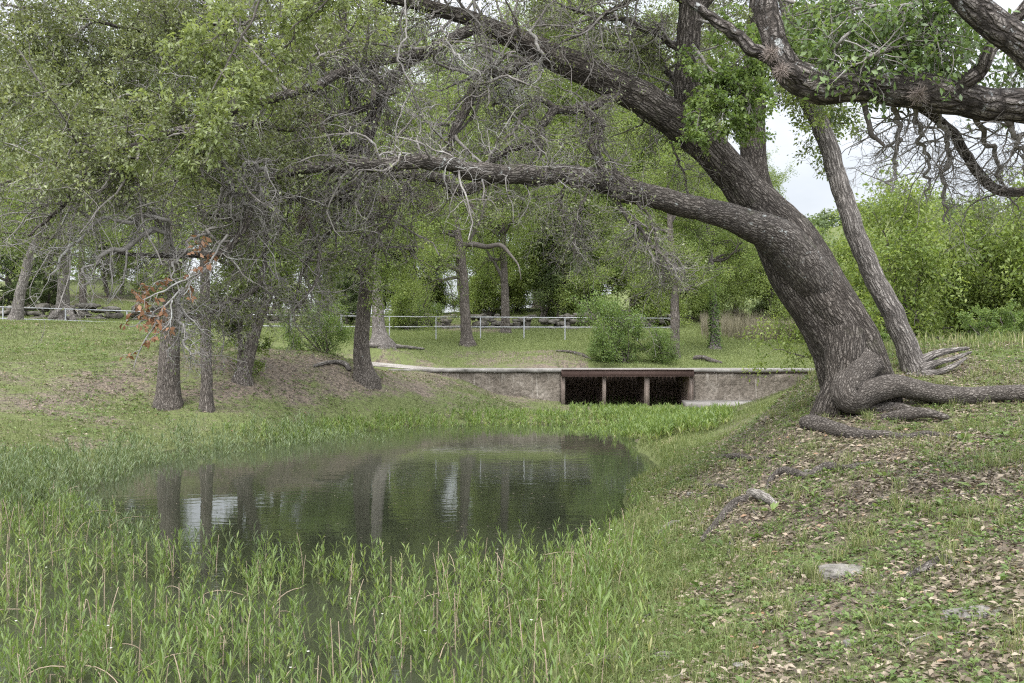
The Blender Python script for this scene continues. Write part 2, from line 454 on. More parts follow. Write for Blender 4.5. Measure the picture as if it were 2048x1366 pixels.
M['lawn'] = m_leaf('lawn', [(0, (.10,.13,.05)), (.5, (.165,.20,.08)), (.85, (.24,.265,.12)), (1, (.36,.33,.21))], .35, .6, .2)
M['bank_turf'] = m_leaf('bank_turf', [(0, (.062,.08,.03)), (.5, (.105,.128,.048)), (.85, (.16,.175,.077)), (1, (.27,.235,.145))], .35, .6, .2)
M['weed'] = m_leaf('weed', [(0, (.06,.098,.03)), (.5, (.11,.162,.05)), (1, (.19,.245,.085))], .35, .5, .3)
M['reed_leaf'] = m_leaf('reed_leaf', [(0, (.08,.125,.036)), (.5, (.148,.208,.06)), (.85, (.225,.275,.09)), (1, (.34,.33,.16))], .4, .45, .35)
M['reed_blue'] = m_leaf('reed_blue', [(0, (.07,.105,.045)), (.5, (.12,.16,.07)), (1, (.20,.24,.12))], .3, .45, .4)
M['tall_dry'] = m_leaf('tall_dry', [(0, (.11,.10,.07)), (.5, (.19,.17,.12)), (1, (.28,.25,.18))], .3, .7, .2, 1)
M['oak_bark'] = m_bark('oak_bark', (.022,.019,.017), (.108,.094,.083), (.205,.186,.168), 31, .18, .026, .05, (.33,.345,.335), .25)
M['limb_bark'] = m_bark('limb_bark', (.024,.021,.019), (.112,.099,.089), (.215,.197,.18), 38, .24, .014, .26, (.38,.40,.385), .4)
M['rough_bark'] = m_bark('rough_bark', (.028,.025,.023), (.10,.087,.079), (.24,.22,.205), 19, .3, .032, .34, (.40,.41,.405))
M['elm_bark'] = m_bark('elm_bark', (.040,.035,.031), (.13,.113,.10), (.25,.225,.203), 30, .14, .02, .06)
M['grey_bark'] = m_bark('grey_bark', (.05,.046,.043), (.165,.15,.139), (.31,.29,.272), 30, .12, .012, .12)
M['root_bark'] = m_bark('root_bark', (.035,.031,.028), (.115,.101,.09), (.225,.206,.188), 44, .5, .012, .0)
M['dead_wood'] = m_bark('dead_wood', (.08,.072,.066), (.22,.205,.188), (.37,.35,.325), 40, .06, .006, .15, (.42,.43,.42))

def m_twig(name, a, b, lich):
    s = NT(name); v = s.attr('bk').outputs['Vector']; n = s.noise(v, 14, 5, .7)
    ob = s.n('ShaderNodeNewGeometry').outputs['Position']
    p = s.noise(ob, 1.3, 3)
    col = s.ramp(s.math('ADD', s.math('MULTIPLY', n, .6), s.math('MULTIPLY', p, .5)), [(.40, a), (.62, b), (.74, lich)])
    return s.done(col, .9, s.bump(n, .004), .2)
M['twig'] = m_twig('twig', (.085,.076,.068), (.21,.193,.178), (.38,.38,.365))
M['twig_grey'] = m_twig('twig_grey', (.10,.092,.084), (.225,.212,.198), (.39,.40,.387))
M['twig_dark'] = m_twig('twig_dark', (.04,.035,.031), (.095,.083,.073), (.18,.17,.16))
def m_plain(name, a, b, scale=8, rough=.8, bumpd=.004, spec=.3, obj=True):
    s = NT(name); g = s.n('ShaderNodeTexCoord').outputs['Object'] if obj else s.attr('bk').outputs['Vector']
    n = s.noise(g, scale, 5, .65); col = s.ramp(n, [(.3, a), (.7, b)])
    return s.done(col, rough, s.bump(n, bumpd), spec)
M['moss_ball'] = m_plain('moss_ball', (.17,.135,.12), (.30,.25,.22), 12)
M['stalk'] = m_plain('stalk', (.20,.15,.105), (.36,.29,.21), 14)
M['stem'] = m_plain('stem', (.09,.12,.04), (.17,.17,.08), 14)
M['hollow_shade'] = m_plain('hollow_shade', (.012,.010,.009), (.03,.026,.022), 9)
M['fence_paint'] = m_plain('fence_paint', (.26,.265,.28), (.36,.365,.38), 6, .5, .001, .4)

def m_stone(name, a, b, c, scale, moss=None, bd=.03):
    s = NT(name); g = s.n('ShaderNodeTexCoord').outputs['Object']
    n1 = s.noise(g, scale, 6, .62); n2_ = s.noise(g, scale * 5, 5, .7); cr = s.vor(g, scale * 1.6, 'DISTANCE_TO_EDGE').outputs[0]
    col = s.ramp(n1, [(.3, a), (.5, b), (.72, c)])
    col = s.mix(.6, col, s.ramp(n2_, [(.35, (.55,.54,.53)), (.65, (1.2,1.2,1.2))]), 'MULTIPLY')
    if moss:
        mn = s.noise(g, scale * 1.4, 5, .7); col = s.mix(s.ramp(mn, [(.55, (0,0,0)), (.68, (.8,)*3)]), col, moss)
    h = s.math('ADD', s.math('MULTIPLY', n1, 1.0), s.math('MULTIPLY', n2_, .35))
    return s.done(col, .92, s.bump(h, bd), .2)
M['limestone'] = m_stone('limestone', (.10,.093,.083), (.20,.187,.17), (.31,.296,.275), 6, (.11,.12,.05), .03)
M['wall_stone'] = m_stone('wall_stone', (.05,.046,.039), (.115,.105,.09), (.20,.186,.165), 3.2, (.08,.08,.045), .05)

def m_wing():
    """Rough old mortared wall: brown-grey, pale runs of lime and dark damp at its foot."""
    s = NT('mortared_stone'); g = s.n('ShaderNodeTexCoord').outputs['Object']
    cells = s.vor(s.mp(g, (1, 1, 1.25)), 2.1, 'DISTANCE_TO_EDGE').outputs[0]
    n1 = s.noise(g, 1.3, 5, .65); n3 = s.noise(g, 9, 6, .7)
    col = s.ramp(n1, [(.3, (.11,.094,.078)), (.55, (.19,.167,.143)), (.75, (.28,.255,.225))])
    col = s.mix(.75, col, s.ramp(n3, [(.35, (.5,.48,.46)), (.65, (1.3,1.27,1.24))]), 'MULTIPLY')
    run = s.noise(s.mp(g, (7, 7, .5)), 1.2, 4, .6)
    col = s.mix(s.ramp(run, [(.60, (0,0,0)), (.74, (.75,)*3)]), col, (.42,.385,.34))
    h = s.math('ADD', n3, s.math('MULTIPLY', s.ramp(cells, [(0, (0,0,0)), (.2, (1,1,1))]), .25))
    return s.done(col, .95, s.bump(h, .05), .15)
M['wing'] = m_wing()
M['concrete'] = m_stone('concrete', (.14,.13,.118), (.20,.188,.174), (.26,.248,.232), 1.2, None, .01)
def m_rust(name, a, b, c, streak=True):
    s = NT(name); g = s.n('ShaderNodeTexCoord').outputs['Object']
    n = s.noise(g, 3, 5, .6); st = s.noise(s.mp(g, (16, 16, .7)), 1.0, 4, .7)
    col = s.ramp(n, [(.3, a), (.7, b)])
    if streak: col = s.mix(s.ramp(st, [(.55, (0,0,0)), (.75, (.8,)*3)]), col, c)
    return s.done(col, .75, s.bump(n, .004), .3)
M['rust_beam'] = m_rust('rust_beam', (.075,.047,.040), (.10,.064,.054), (.14,.09,.075), False)
M['rust_sheet'] = m_rust('rust_sheet', (.10,.072,.06), (.20,.145,.118), (.38,.33,.285))
M['rust_post'] = m_rust('rust_post', (.115,.088,.074), (.19,.155,.13), (.34,.31,.27))

def m_ground():
    s = NT('earth'); pos = s.n('ShaderNodeNewGeometry').outputs['Position']
    gr = s.attr('rnd').outputs['Fac']
    n1 = s.noise(pos, .9, 5, .6); n2_ = s.noise(pos, 7, 6, .7); n3 = s.noise(pos, 34, 4, .7); fl = s.vor(pos, 17)
    soil = s.ramp(n2_, [(.25, (.055,.045,.036)), (.5, (.105,.087,.07)), (.75, (.175,.146,.118))])
    flk = s.ramp(fl.outputs['Color'], [(.45, (0,0,0)), (.62, (1,1,1))])
    soil = s.mix(s.math('MULTIPLY', flk, .45), soil, (.26,.205,.16))
    soil = s.mix(.5, soil, s.ramp(n3, [(.3, (.5,.5,.5)), (.7, (1.3,1.3,1.3))]), 'MULTIPLY')
    grs = s.ramp(n2_, [(.25, (.065,.077,.03)), (.55, (.112,.13,.052)), (.8, (.17,.182,.085))])
    grs = s.mix(.5, grs, s.ramp(n3, [(.3, (.5,.5,.5)), (.7, (1.35,1.35,1.3))]), 'MULTIPLY')
    f = s.math('ADD', gr, s.math('MULTIPLY', s.math('SUBTRACT', n1, .5), 1.1))
    f = s.math('ADD', f, s.math('MULTIPLY', s.math('SUBTRACT', n2_, .5), .9))
    col = s.mix(s.ramp(f, [(.38, (0,0,0)), (.62, (1,1,1))]), soil, grs)
    h = s.math('ADD', n2_, s.math('MULTIPLY', n3, .5))
    return s.done(col, .95, s.bump(h, .04), .1)
M['earth'] = m_ground()
def m_gravel(name, a, b, c):
    s = NT(name); pos = s.n('ShaderNodeNewGeometry').outputs['Position']
    v = s.vor(pos, 26); n = s.noise(pos, 1.1, 5, .6); n2_ = s.noise(pos, 50, 3, .7)
    col = s.ramp(n, [(.3, a), (.5, b), (.72, c)])
    col = s.mix(.7, col, s.ramp(v.outputs['Color'], [(.2, (.7,.7,.7)), (.8, (1.25,1.25,1.25))]), 'MULTIPLY')
    return s.done(col, .95, s.bump(s.math('ADD', v.outputs['Distance'], n2_), .012), .1)
M['gravel'] = m_gravel('gravel', (.15,.135,.12), (.26,.24,.218), (.34,.318,.29))
def m_water():
    s = NT('pond_water'); pos = s.n('ShaderNodeNewGeometry').outputs['Position']
    n = s.noise(pos, .35, 3); col = s.ramp(n, [(.3, (.024,.027,.017)), (.7, (.034,.038,.024))])
    # soft ripples: patches of ruffled water between calm ones
    r1 = s.noise(s.mp(pos, (1.0, 2.2, 1)), 2.2, 2, .5, .4); r2 = s.noise(s.mp(pos, (1, 1.8, 1)), 11, 3, .5)
    ruf = s.ramp(s.noise(pos, .28, 2), [(.36, (.25,)*3), (.62, (1,1,1))])
    h = s.math('MULTIPLY', s.math('ADD', s.math('MULTIPLY', r1, 1.0), s.math('MULTIPLY', r2, .10)), ruf)
    s.b.inputs['IOR'].default_value = 1.33
    return s.done(col, .0, s.bump(h, .010, .32), .5)
M['water'] = m_water()

# ------------------------------------------------------------------ the ground sheet
def line(*seg):
    out = [seg[0][0]]
    for a, b, st in seg:
        n = max(1, int(round((b - a) / st))); out += list(a + (b - a) * (np.arange(n) + 1) / n)
    return np.array(out)
gx = line((-420,-120,30), (-120,-40,5), (-40,-14,.7), (-14,-3,.22), (-3,6,.1), (6,10,.2), (10,24,.6), (24,60,3), (60,120,8), (120,480,30))
gy = line((-30,-6,4), (-6,3,.6), (3,14,.1), (14,26,.2), (26,36.6,.35), (36.6,37.6,.1), (37.6,60,.45), (60,120,3), (120,300,10), (300,900,60))
GX, GY = np.meshgrid(gx, gy, indexing='ij')
GZ = ground(GX.ravel(), GY.ravel()).reshape(GX.shape)

def greenness(x, y, z):
    """How much of the turf is grass rather than trodden earth and leaf litter: the mown strips are green, the banks under the trees are bare."""
    g = np.full(x.shape, .55)
    g = np.where((y > 37.5), .85, g)                                  # meadow beyond the road
    g = np.where((y > 37.5) & (z < 2.25) & (x < 3.2) & (x > -9), .47, g)   # worn slope behind the road
    left = (x < -2.0) & (y < 37.0)
    band = smooth(.5, 1.0, z) * smooth(2.6, 1.9, z)                    # bare earth band under the left trees
    right_part = smooth(-13.5, -9, x)
    g = np.where(left, .70 - .25 * band * (.2 + .8 * right_part), g)
    rb = (x > .2) & (y < 22)
    g = np.where(rb, .45 + .35 * smooth(.55, .15, z) + .12 * smooth(10, 18, y), g)
    g = np.where((y > 50) & (x < 0), .5, g)
    g = np.where((y > 62), .9, g)
    return g + (n2(x, y, .35, 21, 3) - .5) * .5
GRN = greenness(GX.ravel(), GY.ravel(), GZ.ravel())
nx, ny = GX.shape
idx = np.arange(nx * ny).reshape(nx, ny)
q = np.stack([idx[:-1, :-1], idx[1:, :-1], idx[1:, 1:], idx[:-1, 1:]], -1).reshape(-1, 4)
tag(make('ground', np.stack([GX.ravel(), GY.ravel(), GZ.ravel()], 1), q, None, [M['earth']], rnd=GRN), kind='structure')

wv = np.array([[-16, -8, 0], [8, -8, 0], [8, 38, 0], [-16, 38, 0]], float)
tag(make('water', wv, [[0, 1, 2, 3]], None, [M['water']], smoothed=False), kind='structure')

# ------------------------------------------------------------------ gravel lane that climbs off the culvert to the left, and a far trail
def ribbon(name, cl, w, mat, lift=.03, ws=7):
    s = spline([[x, y, 0, ww] for x, y, ww in cl], 90)
    t = norm(np.gradient(s[:, :3], axis=0)); sd = np.stack([t[:, 1], -t[:, 0], 0 * t[:, 0]], 1)
    u = np.linspace(-1, 1, ws)
    X = s[:, None, :3] + sd[:, None] * (u[None, :, None] * s[:, None, 3:4])
    z = ground(X[..., 0].ravel(), X[..., 1].ravel()).reshape(X.shape[:2])
    z = z + lift
    if name == 'road':
        z = lane_z(X[..., 0], X[..., 1])
    z[:, 0] -= lift * 1.6; z[:, -1] -= lift * 1.6
    X[..., 2] = z
    n = len(s); ii = np.arange(n * ws).reshape(n, ws)
    q = np.stack([ii[:-1, :-1], ii[:-1, 1:], ii[1:, 1:], ii[1:, :-1]], -1).reshape(-1, 4)
    return tag(make(name, X.reshape(-1, 3), q, None, [mat]), kind='structure')
DECK_Z = 1.52
ribbon('road', [(-2.6,38.72,1.42), (-4.5,38.75,1.45), (-6.2,38.8,1.4), (-7.6,39.0,1.3), (-9,39.4,1.0), (-10,39.8,.8)], None, M['gravel'], .035)
ribbon('path', [(30,62,.9), (22,60.5,.9), (16,59.5,.9), (12.5,60.5,.9), (9.5,63,.9), (4,68,.9)], None, M['gravel'], .05)

# ------------------------------------------------------------------ culvert
cul = empty('culvert_bridge', (4.4, 37, 0.1), 'low culvert bridge with three dark openings under a rust red beam', 'bridge')
nd = 180; xs_ = np.linspace(-4.6, 13.2, nd); prof = [(36.93, 1.395), (36.93, 1.50), (36.95, DECK_Z), (37.4, DECK_Z + .004), (38.5, DECK_Z + .012), (40.2, DECK_Z), (40.2, 1.395)]
Vd = []
for k_, (yy, zz) in enumerate(prof):
    wob = (fbm(np.stack([xs_ * 2.3, 0 * xs_ + k_, 0 * xs_], 1), 77, 4) - .5)
    Vd.append(np.stack([xs_, yy + wob * (.05 if k_ < 3 else .03), zz + wob * (.035 if k_ in (1, 2) else .02)], 1))
Vd = np.stack(Vd, 1); ii = np.arange(nd * 7).reshape(nd, 7); jj = np.roll(ii, -1, 1)
o = make('deck', Vd.reshape(-1, 3), np.stack([ii[:-1], jj[:-1], jj[1:], ii[1:]], -1).reshape(-1, 4), None, [M['concrete']], cul, smoothed=False)
def wall_mesh(x0, x1, y0, y1, z0, z1, seed):
    nxx, nz = max(4, int((x1-x0)/.12)), max(4, int((z1-z0)/.12))
    xs = np.linspace(x0, x1, nxx); zs = np.linspace(z0, z1, nz)
    X, Z = np.meshgrid(xs, zs, indexing='ij')
    d = (fbm(np.stack([X*1.6, Z*1.6, X*0+seed], -1), seed, 4) - .5) * .16
    fr = np.stack([X, y0 - np.maximum(d, -.03), Z], -1); bk_ = np.stack([X, X*0 + y1, Z], -1)
    V = np.concatenate([fr.reshape(-1, 3), bk_.reshape(-1, 3)]); n = nxx * nz
    i = np.arange(n).reshape(nxx, nz)
    qf = np.stack([i[:-1,:-1], i[1:,:-1], i[1:,1:], i[:-1,1:]], -1).reshape(-1,4)
    qb = qf[:, ::-1] + n
    def strip(e): return np.stack([e[:-1], e[:-1]+n, e[1:]+n, e[1:]], 1)
    return V, np.concatenate([qf, qb, strip(i[:,0]), strip(i[:,-1])[:, ::-1], strip(i[0])[:, ::-1], strip(i[-1])])
make('wing_wall', *wall_mesh(-4.5, 1.83, 37.0, 37.42, -.5, 1.39, 3), None, [M['wing']], cul, smoothed=False)
make('wing_wall', *wall_mesh(6.74, 13.1, 37.0, 37.42, -.5, 1.36, 8), None, [M['wing']], cul, smoothed=False)
a = Acc(); a.add(*box(6.74, 13.0, 36.955, 36.985, 1.365, 1.397)); a.build('edge_strip', M['rust_beam'], cul, False)
# channel beam: web with two flanges
a = Acc(); a.add(*box(1.83, 6.73, 36.80, 36.83, 1.25, 1.50)); a.add(*box(1.83, 6.73, 36.833, 36.92, 1.25, 1.265)); a.add(*box(1.83, 6.73, 36.74, 36.797, 1.485, 1.503)); a.add(*box(1.83, 6.73, 36.75, 36.797, 1.247, 1.262))
for xx in (3.36, 5.0): a.add(*box(xx, xx + .012, 36.795, 36.80, 1.27, 1.48))
a.build('beam', M['rust_beam'], cul, False)
for xx, w in ((1.89, .15), (3.42, .12), (5.0, .17), (6.65, .13)):
    a = Acc(); a.add(*box(xx - w/2, xx - w/2 + .02, 36.86, 37.0, -.2, 1.245)); a.add(*box(xx + w/2 - .02, xx + w/2, 36.86, 37.0, -.2, 1.245)); a.add(*box(xx - w/2 + .021, xx + w/2 - .021, 36.90, 36.92, -.2, 1.245))
    a.build('post', M['rust_post'], cul, False)
def corrugated(p, q, z0, z1, pitch=.16, dep=.035):
    p, q = np.array(p, float), np.array(q, float); L = np.linalg.norm(q - p); n = int(L / pitch * 8)
    t = np.linspace(0, 1, n); dr = (q - p) / L; nm = np.array([-dr[1], dr[0]])
    w = np.clip(np.sin(t * L / pitch * 2 * math.pi) * 1.8, -1, 1) * dep
    c = p + t[:, None] * (q - p) + nm * w[:, None]
    V = np.concatenate([np.column_stack([c, np.full(n, z0)]), np.column_stack([c, np.full(n, z1)])])
    i = np.arange(n - 1); return V, np.stack([i, i + 1, i + 1 + n, i + n], 1)
for x0 in (1.92, 3.46, 5.06, 6.62):
    o = make('side_sheet', *corrugated((x0, 37.02), (x0 + .05, 40.3), -.2, 1.36), None, [M['rust_sheet']], cul, smoothed=False)
o = make('back_sheet', *corrugated((1.9, 40.34), (6.7, 40.34), -.2, 1.36), None, [M['rust_sheet']], cul, smoothed=False)
# concrete apron at the foot of the right wall
V, Q = box(6.3, 10.2, 35.2, 36.96, .02, .36)
V[[4,5], 2] -= .08; V[[5,7], 0] -= .6
tag(make('apron', V, Q, None, [M['concrete']], smoothed=False), 'pale concrete apron slab at the foot of the culvert wall', 'slab')

# ------------------------------------------------------------------ pipe rail fence
FX = [(6,40),(131,40.6),(254,41.3),(372,42.1),(478,43),(582,43.9),(682,44.7),(779,45.4),(872,45.9),(961,46.3),(1048,46.7),(1130,47),(1205,47.3),(1275,47.5),(1342,47.7)]
fence = empty('pipe_fence', (-8, 45, 2.8), 'pale painted two rail pipe fence running across the meadow', 'fence')
tops, mids = [], []
RT = {6:(614,637),131:(618,641),254:(622,645.5),372:(626.5,649),478:(629,651.5),582:(630.5,652.5),682:(632,653.3),779:(633,653.6),872:(633.6,653.8),961:(634.2,654),1048:(634.8,654.2),1130:(635.3,654.4),1205:(635.8,654.6),1275:(636.2,654.8),1342:(636.6,655)}
def pipe(p, q, r, k=10):
    t = np.linspace(0, 1, 3)[:, None]
    return tubes((np.array(p) + (np.array(q) - np.array(p)) * t)[None], np.full((1, 3), r), k)[:2]
pts_t, pts_m = [], []
for px, d in FX:
    t = P(px, RT[px][0], d); m = P(px, RT[px][1], d); pts_t.append(t); pts_m.append(m)
    a = Acc(); a.add(*pipe((t[0], t[1], g1(t[0], t[1]) - .15), (t[0], t[1], t[2] - .022), .028)); a.build('post', M['fence_paint'], fence)
ext0 = pts_t[0] + (pts_t[0] - pts_t[1]) * 3; extm = pts_m[0] + (pts_m[0] - pts_m[1]) * 3
for nm, pl, e in (('top_rail', pts_t, ext0), ('middle_rail', pts_m, extm)):
    pl = np.array([e] + pl); R = np.full((1, len(pl)), .0215)
    make(nm, *tubes(pl[None], R, 10)[:2], None, [M['fence_paint']], fence)
for k in (1, 2, 3):
    t = pts_t[0] + (pts_t[0] - pts_t[1]) * k
    a = Acc(); a.add(*pipe((t[0], t[1], t[2] - 1.3), (t[0], t[1], t[2] - .022), .028)); a.build('post', M['fence_paint'], fence)

# ------------------------------------------------------------------ dry stone walls behind the fence
def drywall(name, label, path, hgt, thick, seed, n):
    r = np.random.default_rng(seed); a = Acc()
    s = spline([[x, y, 0, 0] for x, y in path], 200)
    rows = 4
    for k in range(n):
        u = r.uniform(0, 199); i = int(u); x, y = s[i, 0], s[i, 1]
        row = r.integers(0, rows); w = r.uniform(.25, .65)
        y2 = y + r.normal() * thick * (.5 if row else 1.0) - (.3 if row == 0 else 0)
        z = g1(x, y2 - .2) - .05 + (row + .5) * hgt / rows * r.uniform(.85, 1.1)
        V, Q = rock((0, 0, 0), (w * r.uniform(.3, .75), r.uniform(.2, .35), hgt / rows * r.uniform(.35, .8)), seed * 100 + k, .42, (10, 16))
        az = r.normal() * .35; c_, s_ = math.cos(az), math.sin(az)
        V = np.column_stack([V[:, 0]*c_ - V[:, 1]*s_, V[:, 0]*s_ + V[:, 1]*c_, V[:, 2]]) + (x, y2, z)
        a.add(V, Q)
    return tag(a.build(name, M['wall_stone'], None, False), label, 'stone wall')
drywall('stone_wall', 'tumbled dry stone wall behind the left end of the fence', [(-30,44.5), (-24,45.5), (-20,46.5), (-15,48), (-11,50)], .75, .2, 4, 230)
drywall('stone_wall', 'mossy dry stone wall behind the fence right of the centre tree', [(-6.5,52), (-2,52.6), (2,53), (6.5,53.6), (9,54.2)], .75, .25, 7, 170)
# ------------------------------------------------------------------ the great leaning oak
oak = empty('leaning_oak', P(1700, 800, 12.2), 'huge leaning oak arching over the pond, with furrowed trunk and sprawling roots', 'tree')
def px_keep(pos):
    """Where this old oak still carries leaves: thick on the outer left, thin on the bare inner boughs."""
    px, py = proj(pos)
    a = smooth(720, 470, px) * smooth(440, 320, py)
    b = smooth(170, 50, py) * smooth(980, 640, px) * .75
    c = .6 * smooth(1000, 1100, px) * smooth(360, 240, py) * smooth(11.7, 12.2, pos[:, 1])
    d_ = .8 * smooth(10, -60, py)
    return np.maximum.reduce([a, b, c, d_, np.full(len(pos), .07)])

def lobes(rr, th, S):
    fl = smooth(2.3, .2, S)[:, :, None]
    ph = th[None, None, :]
    rr = rr * (1 + fl * (.13 * np.cos(3 * ph + .6) + .08 * np.cos(5 * ph + 2.0) + .05 * np.cos(9 * ph)))
    return rr * (1 + .035 * np.cos(7 * ph + 1.5 * S[:, :, None]))
Pt, R = guide([(1748,900,12.15,82),(1734,835,12.1,74),(1726,780,12.05,71),(1710,725,12,68),(1692,680,12,67),(1658,622,12,65),(1620,568,12,64),(1590,520,12,63),(1566,478,12,58),(1532,430,12.05,47),(1492,385,12.05,39),(1445,325,12.0,35),(1395,275,12,34),(1330,225,11.9,34),(1265,185,11.8,33),(1200,152,11.7,31),(1145,130,11.6,28),(1090,105,11.5,25),(1040,82,11.4,22),(995,62,11.3,19),(950,42,11.2,16),(890,22,11.1,14),(800,0,11,12),(680,-30,10.8,9),(520,-70,10.5,6),(330,-90,10.2,3)], 260, wig=.03, seed=3)
make('trunk', *(lambda r: r[:2])(TT := tubes(Pt, R, 72, .10, 3, lobes)), None, [M['oak_bark']], oak, bk=TT[2])
MAINT = (Pt, R)
def limb(name, pts, n=120, k=28, wig=.05, lump=.12, seed=1, mat='limb_bark', parent=oak, d=None):
    Pt, R = guide(pts, n, d, wig, seed)
    r = tubes(Pt, R, k, lump, seed); make(name, r[0], r[1], None, [M[mat]], parent, bk=r[2]); return Pt, R
limbs = []
limbs.append(limb('limb', [(1650,600,11.95,40),(1610,540,11.75,44),(1560,480,11.65,40),(1510,455,11.60,32),(1460,435,11.55,27),(1400,418,11.50,24.5),(1340,402,11.40,23),(1290,390,11.30,22.5),(1245,378,11.20,27),(1215,362,11.20,24),(1130,350,11.00,19.5),(1060,350,10.76,20),(1000,348,10.44,18.5),(940,342,10.12,19),(900,328,9.88,15.5),(850,324,9.60,14.5),(800,326,9.50,14),(720,334,9.40,13),(650,332,9.30,11.5),(580,345,9.20,10),(530,362,9.10,9),(499,395,9.00,8.5),(496,430,8.90,8),(478,470,8.80,7.5),(440,508,8.70,6.5),(385,512,8.60,6),(330,512,8.50,5),(270,512,8.40,4),(222,502,8.30,2.5)], 200, 34, .05, .13, 5))
limbs.append(limb('limb', [(985,352,10.8,13),(945,376,10.7,12),(915,380,10.65,12),(880,362,10.6,11.5),(840,350,10.55,10),(780,352,10.5,9),(710,372,10.4,9),(660,398,10.3,9),(615,398,10.2,8),(560,398,10.1,7),(505,430,10,6),(470,440,9.9,4),(420,430,9.8,2.5)], 120, 24, .05, .12, 6))
limbs.append(limb('limb', [(1440,345,12,14),(1415,312,12,22),(1388,268,11.95,28),(1376,220,11.9,25),(1374,150,11.85,24),(1378,80,11.8,24),(1385,0,11.75,24),(1392,-90,11.7,22),(1380,-220,11.6,18),(1340,-400,11.4,13),(1290,-620,11.2,6)], 110, 34, .04, .08, 7, 'oak_bark'))
limbs.append(limb('limb', [(1560,470,12.4,28),(1525,400,12.8,27),(1508,330,13.0,25.5),(1506,260,13.1,25),(1507,200,13.2,24),(1512,110,13.3,23),(1520,0,13.4,22),(1530,-200,13.5,17),(1560,-500,13.6,8)], 110, 30, .04, .08, 8, 'oak_bark'))
limbs.append(limb('limb', [(1400,15,11.75,14),(1430,-30,11.7,13),(1480,-120,11.6,11),(1560,-260,11.5,5)], 50, 18, .04, .1, 9, 'oak_bark'))
# second-order boughs that can be picked out against the leaves
BOUGH = [
 [(1075,108,11.5,13),(1030,138,11.3,12),(985,148,11.2,11),(958,160,11.1,11),(944,188,11,10.5),(928,230,10.9,10),(912,268,10.8,8),(904,296,10.75,5),(890,330,10.7,2)],
 [(960,52,11.2,12),(905,75,11,11),(850,102,10.9,10),(800,140,10.8,10),(765,200,10.7,11),(738,250,10.6,11.5),(722,305,10.5,10),(700,370,10.4,8),(660,450,10.3,6),(610,520,10.2,4),(590,600,10.1,2)],
 [(850,104,10.90,9),(770,120,10.60,9),(700,142,10.10,9),(620,172,9.50,9),(540,196,9.00,9),(460,226,8.80,9),(389,250,8.60,9),(330,262,8.50,8.5),(290,285,8.40,8),(240,300,8.30,7),(200,303,8.20,6),(150,316,8.10,5),(90,338,8.00,4),(0,366,7.90,3)],
 [(300,276,8.40,8),(268,310,8.30,6.5),(237,334,8.20,6),(205,346,8.15,5.5),(170,362,8.10,5),(120,413,8.00,4),(60,470,7.90,2.5)],
 [(250,300,9.3,5),(225,260,9.25,4),(205,225,9.2,3),(160,200,9.1,2.5),(100,190,9,1.5)],
 [(640,165,10.2,6),(560,120,10,5.5),(470,100,9.8,5),(360,110,9.6,4),(240,90,9.4,3),(100,70,9.2,2)],
 [(700,-25,10.8,7),(560,20,10.3,6),(430,50,9.8,5),(280,60,9.4,4),(130,20,9,3),(0,10,8.8,2)],
 [(520,-68,10.5,6),(400,-40,11,5),(240,-30,11.5,4),(60,20,12,3),(-80,90,12.4,2)],
 [(330,262,9.5,6),(220,230,10,5),(120,240,10.5,4),(20,200,11,3),(-80,180,11.4,2)],
 [(720,305,10.5,8),(640,290,10.8,7),(560,300,11.2,6),(470,330,11.6,5),(380,350,12,4),(280,390,12.4,3),(180,440,12.8,2)],
 [(1378,120,11.85,8),(1330,80,11.9,7),(1270,50,12,6),(1200,30,12.1,5),(1120,10,12.2,3)],
 [(1376,210,11.9,7),(1340,150,12.3,6),(1300,110,12.6,5),(1240,100,12.9,4),(1180,90,13.1,2)],
 [(1385,10,11.75,8),(1320,-20,11.6,7),(1240,10,11.4,5),(1170,60,11.3,4),(1120,90,11.2,2)],
 [(1510,200,13.2,7),(1460,140,13.5,6),(1420,60,13.6,5),(1380,20,13.6,3)],
 [(1515,90,13.3,7),(1580,60,13.5,6),(1650,90,13.6,5),(1720,60,13.7,3)],
 [(690,4,11,6),(690,60,10.7,5.5),(692,120,10.5,5),(700,200,10.3,4),(690,260,10.2,2.5)],
 [(760,205,10.7,7),(690,225,10.3,6),(620,250,10,5.5),(560,260,9.7,5),(500,250,9.4,4),(440,280,9.2,2.5)],
]
